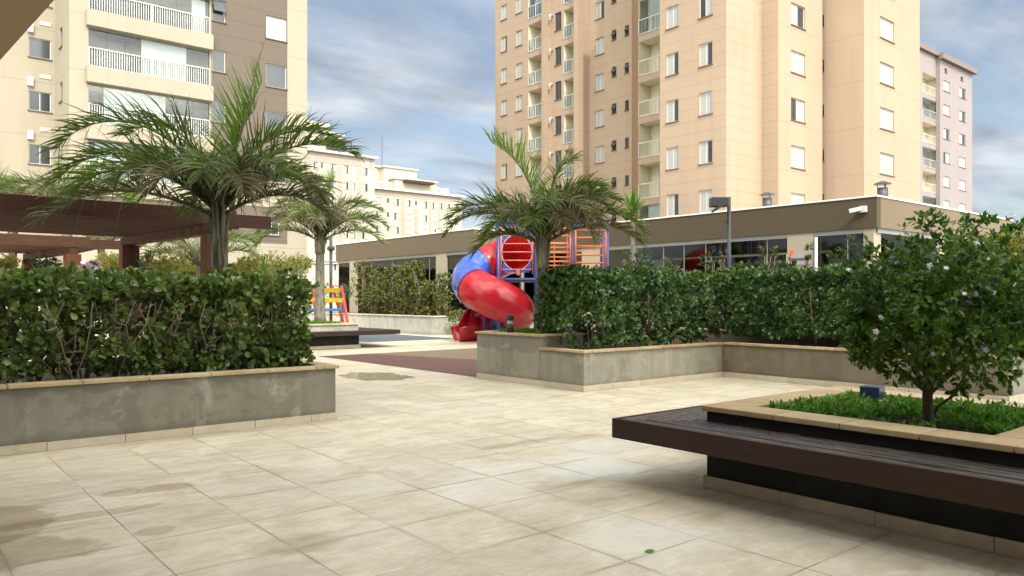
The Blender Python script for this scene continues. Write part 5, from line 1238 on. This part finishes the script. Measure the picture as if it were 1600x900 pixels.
# ---------------------------------------------------------------- bushes
def bush(label, px, Y, ytop, wpx, mat, seed, L=.07, W=.03, nl=1500, zb=.4, name='bush', shape='long', group=None, cat='bush', tall=False):
    x, y = at(px, Y); zt = zat(ytop, Y); r = wpx * Y / FPX / 2; rr = random.Random(seed); bl = []
    h = zt - zb
    if tall:
        for k in range(9): f = (k + .5) / 9; bl.append((rr.uniform(-.35, .35) * r, rr.uniform(-.35, .35) * r, f * (h - r * .35), r * (.75 + .25 * math.sin(f * 3)), r * (.75 + .2 * math.sin(f * 3)), r * .6))
    else:
        bl.append((0, 0, h - r * .85, r * .85, r * .85, r * .8))
        for k in range(8): a = k * .8; bl.append((math.cos(a) * r * .55, math.sin(a) * r * .55, h - r * rr.uniform(.55, 1.0), r * .48, r * .48, r * .45))
    tp = [([(rr.uniform(-.1, .1) * r, 0, 0), (rr.uniform(-.3, .3) * r, rr.uniform(-.3, .3) * r, h * .5), (rr.uniform(-.5, .5) * r, rr.uniform(-.5, .5) * r, h * .85)], [.03, .02, .008]) for _ in range(4)]
    return shrub(name, label, cat, (x, y, zb), bl, nl, L, W, M[mat], shape, tp, seed, 'twig', 5, group)
GB = 'rounded golden bushes behind the left hedge'
for i, (px, Y, yt, wp, lab) in enumerate([(265, 14.5, 388, 72, 'round golden bush in the gap between the near pergola posts'), (384, 14.0, 392, 58, 'round golden bush right of the nearest palm trunk'), (430, 15.5, 395, 50, 'golden bush in the middle of the row right of the nearest palm'), (466, 17.0, 396, 44, 'rightmost golden bush above the end of the left hedge'), (176, 17.0, 393, 40, 'golden bush left of the near pergola post'), (4, 14, 394, 46, 'golden bush at the left edge of the photo'), (283, 18, 402, 40, 'small golden bush behind the round one between the pergola posts')]):
    bush(lab, px, Y, yt, wp, 'gold', 70 + i, .05, .022, 1700, .3, group=GB)
for i, (px, Y, yt, wp, lab) in enumerate([(350, 17, 418, 90, 'low dark shrub behind the nearest palm trunk'), (140, 19, 412, 36, 'small dark shrub under the far pergola'), (72, 20, 395, 44, 'pale loose shrub between the far pergola posts'), (225, 18, 415, 50, 'dark low shrub right behind the near pergola post'), (497, 31, 432, 60, 'leafy shrub behind the yellow bench'), (535, 33, 440, 40, 'dark upright shrub right of the yellow bench')]):
    bush(lab, px, Y, yt, wp, 'dark_leaf', 90 + i, .07, .03, 1300, .2)
ot = bush('orchid shrub with pink flowers left of the near pergola post', 143, 17.5, 405, 26, 'dark_leaf', 99, .07, .035, 500, .3)
fk = flower_mesh(M['petal_k'], .075)
for k in range(9):
    f = link('flower', fk, ot); rr = random.Random(k); f.location = (rr.uniform(-.25, .25), rr.uniform(-.3, .1), zat(407, 17.5) - .3 - rr.uniform(0, .2)); f.rotation_euler = (rr.uniform(-1, 1), rr.uniform(-1, 1), 0)
SH = 'croton shrubs in the far bed before the left pavilion'
for i, (px, uu, yt, wp, lab) in enumerate([(568, 18.4, 404, 38, 'leftmost croton shrub, beside the pavilion column with the grey plaque'), (590, 18.2, 416, 36, 'yellowish croton shrub, second from left in the far bed'), (612, 18.5, 412, 38, 'dark green croton shrub, third from left in the far bed'), (632, 18.3, 408, 38, 'tall croton shrub left of the middle of the far bed'), (651, 18.5, 406, 38, 'tallest croton shrub in the middle of the far bed'), (668, 18.2, 438, 30, 'low sparse croton shrub left of the second pavilion column'), (692, 18.3, 424, 36, 'pale yellow croton shrub in front of the second pavilion column')]):
    vv = on_u(px, uu); bush(lab, px, dep(uu, vv), yt, wp * .8, 'croton', 110 + i, .13, .055, 1500, .7, 'croton', 'long', SH, 'shrub', True)
vv = on_u(718, 18); bush('low ground shrub at the slide end of the far bed', 718, dep(18, vv), 481, 40, 'croton', 118, .12, .05, 700, .6)
PSH = 'glossy shrubs between the right hedges and the pavilion'
for i, (px, Y, yt, wp, lab) in enumerate([(977, 18.5, 384, 30, 'upright shrub just right of the play tower bars'), (1003, 18, 386, 34, 'second upright shrub right of the play tower bars'), (1040, 17.5, 402, 30, 'short dark shrub in front of the bright doorway'), (1112, 17.2, 390, 44, 'bushy shrub left of the floodlight post'), (1128, 18.5, 384, 20, 'thin shoot of shrub beside the floodlight post'), (1178, 17.5, 402, 34, 'low shrub right of the floodlight post'), (1200, 17.2, 378, 40, 'tall loose shrub left of the orange flower'), (1228, 17, 402, 26, 'dark shrub with a bright orange flower by the plaque column'), (1262, 17, 376, 14, 'thin climbing shoot on the pavilion column'), (1300, 17, 392, 20, 'slender pale shrub in front of the window picture')]):
    b = bush(lab, px, Y, yt, wp, 'dark_leaf' if i % 2 else 'croton', 130 + i, .12, .045, 600 if wp > 24 else 260, .6, 'shrub', 'long', PSH, 'shrub', True)
    if i == 7:
        fo = flower_mesh(M['petal_o'], .055)
        for k in range(4):
            f = link('flower', fo, b); f.location = (*[a * .35 for a in (-FX + .3 * k * .3, -FY + .1 * k)], zat(394 + 4 * k, 17) - .6); f.rotation_euler = (R(70), R(20 * k), -YAW + .5 * k)
x, y = at(1590, 15.0); bush('yellow-leaved tree at the right edge behind the flowering shrub', 1592, 15.0, 352, 110, 'gold', 150, .10, .045, 3000, .6, 'small_tree', cat='tree')
x, y = at(1608, 19.0); bush('dark green tree at the right edge rising above the pavilion roof end', 1612, 24.0, 352, 60, 'dark_leaf', 151, .14, .06, 2000, .6, 'small_tree', cat='tree')
# low wall behind the yellow bench and a white bollard at the right
q = MB(); q.box(9, 19, 44, 44.2, 0, 2.9); solo('garden_wall', q, M['perg'], 'low brown boundary wall behind the yellow bench', 'wall', loc=(14, 44, 0))
x, y = at(1541, 10.6); q = MB(); q.lathe((x, y, .6), [(.06, 0), (.06, .26), (.05, .28)], 16); solo('vent_pipe', q, M['white'], 'short white pipe standing on the planter behind the flowering shrub', 'pipe', True, loc=(x, y, .6))
# a fallen leaf
q = MB(); T = [(-.5, 0, .012), (-.2, .2, .02), (.15, .22, .022), (.5, .02, .016), (.15, -.17, .012), (-.2, -.16, .01)]
q.add([(3.50 + a * .072 * RX - b * .072 * RY, 2.96 + a * .072 * RY + b * .072 * RX, z) for a, b, z in T], [(0, 3, 2, 1), (0, 5, 4, 3)])
solo('fallen_leaf', q, M['cover'], 'single fallen green leaf lying on the tiles', 'leaf', True, loc=(3.50, 2.96, .01))
for o in WT: del o['worldmesh']
print('objects', len(bpy.data.objects), 'polys', sum(len(m.polygons) for m in bpy.data.meshes))
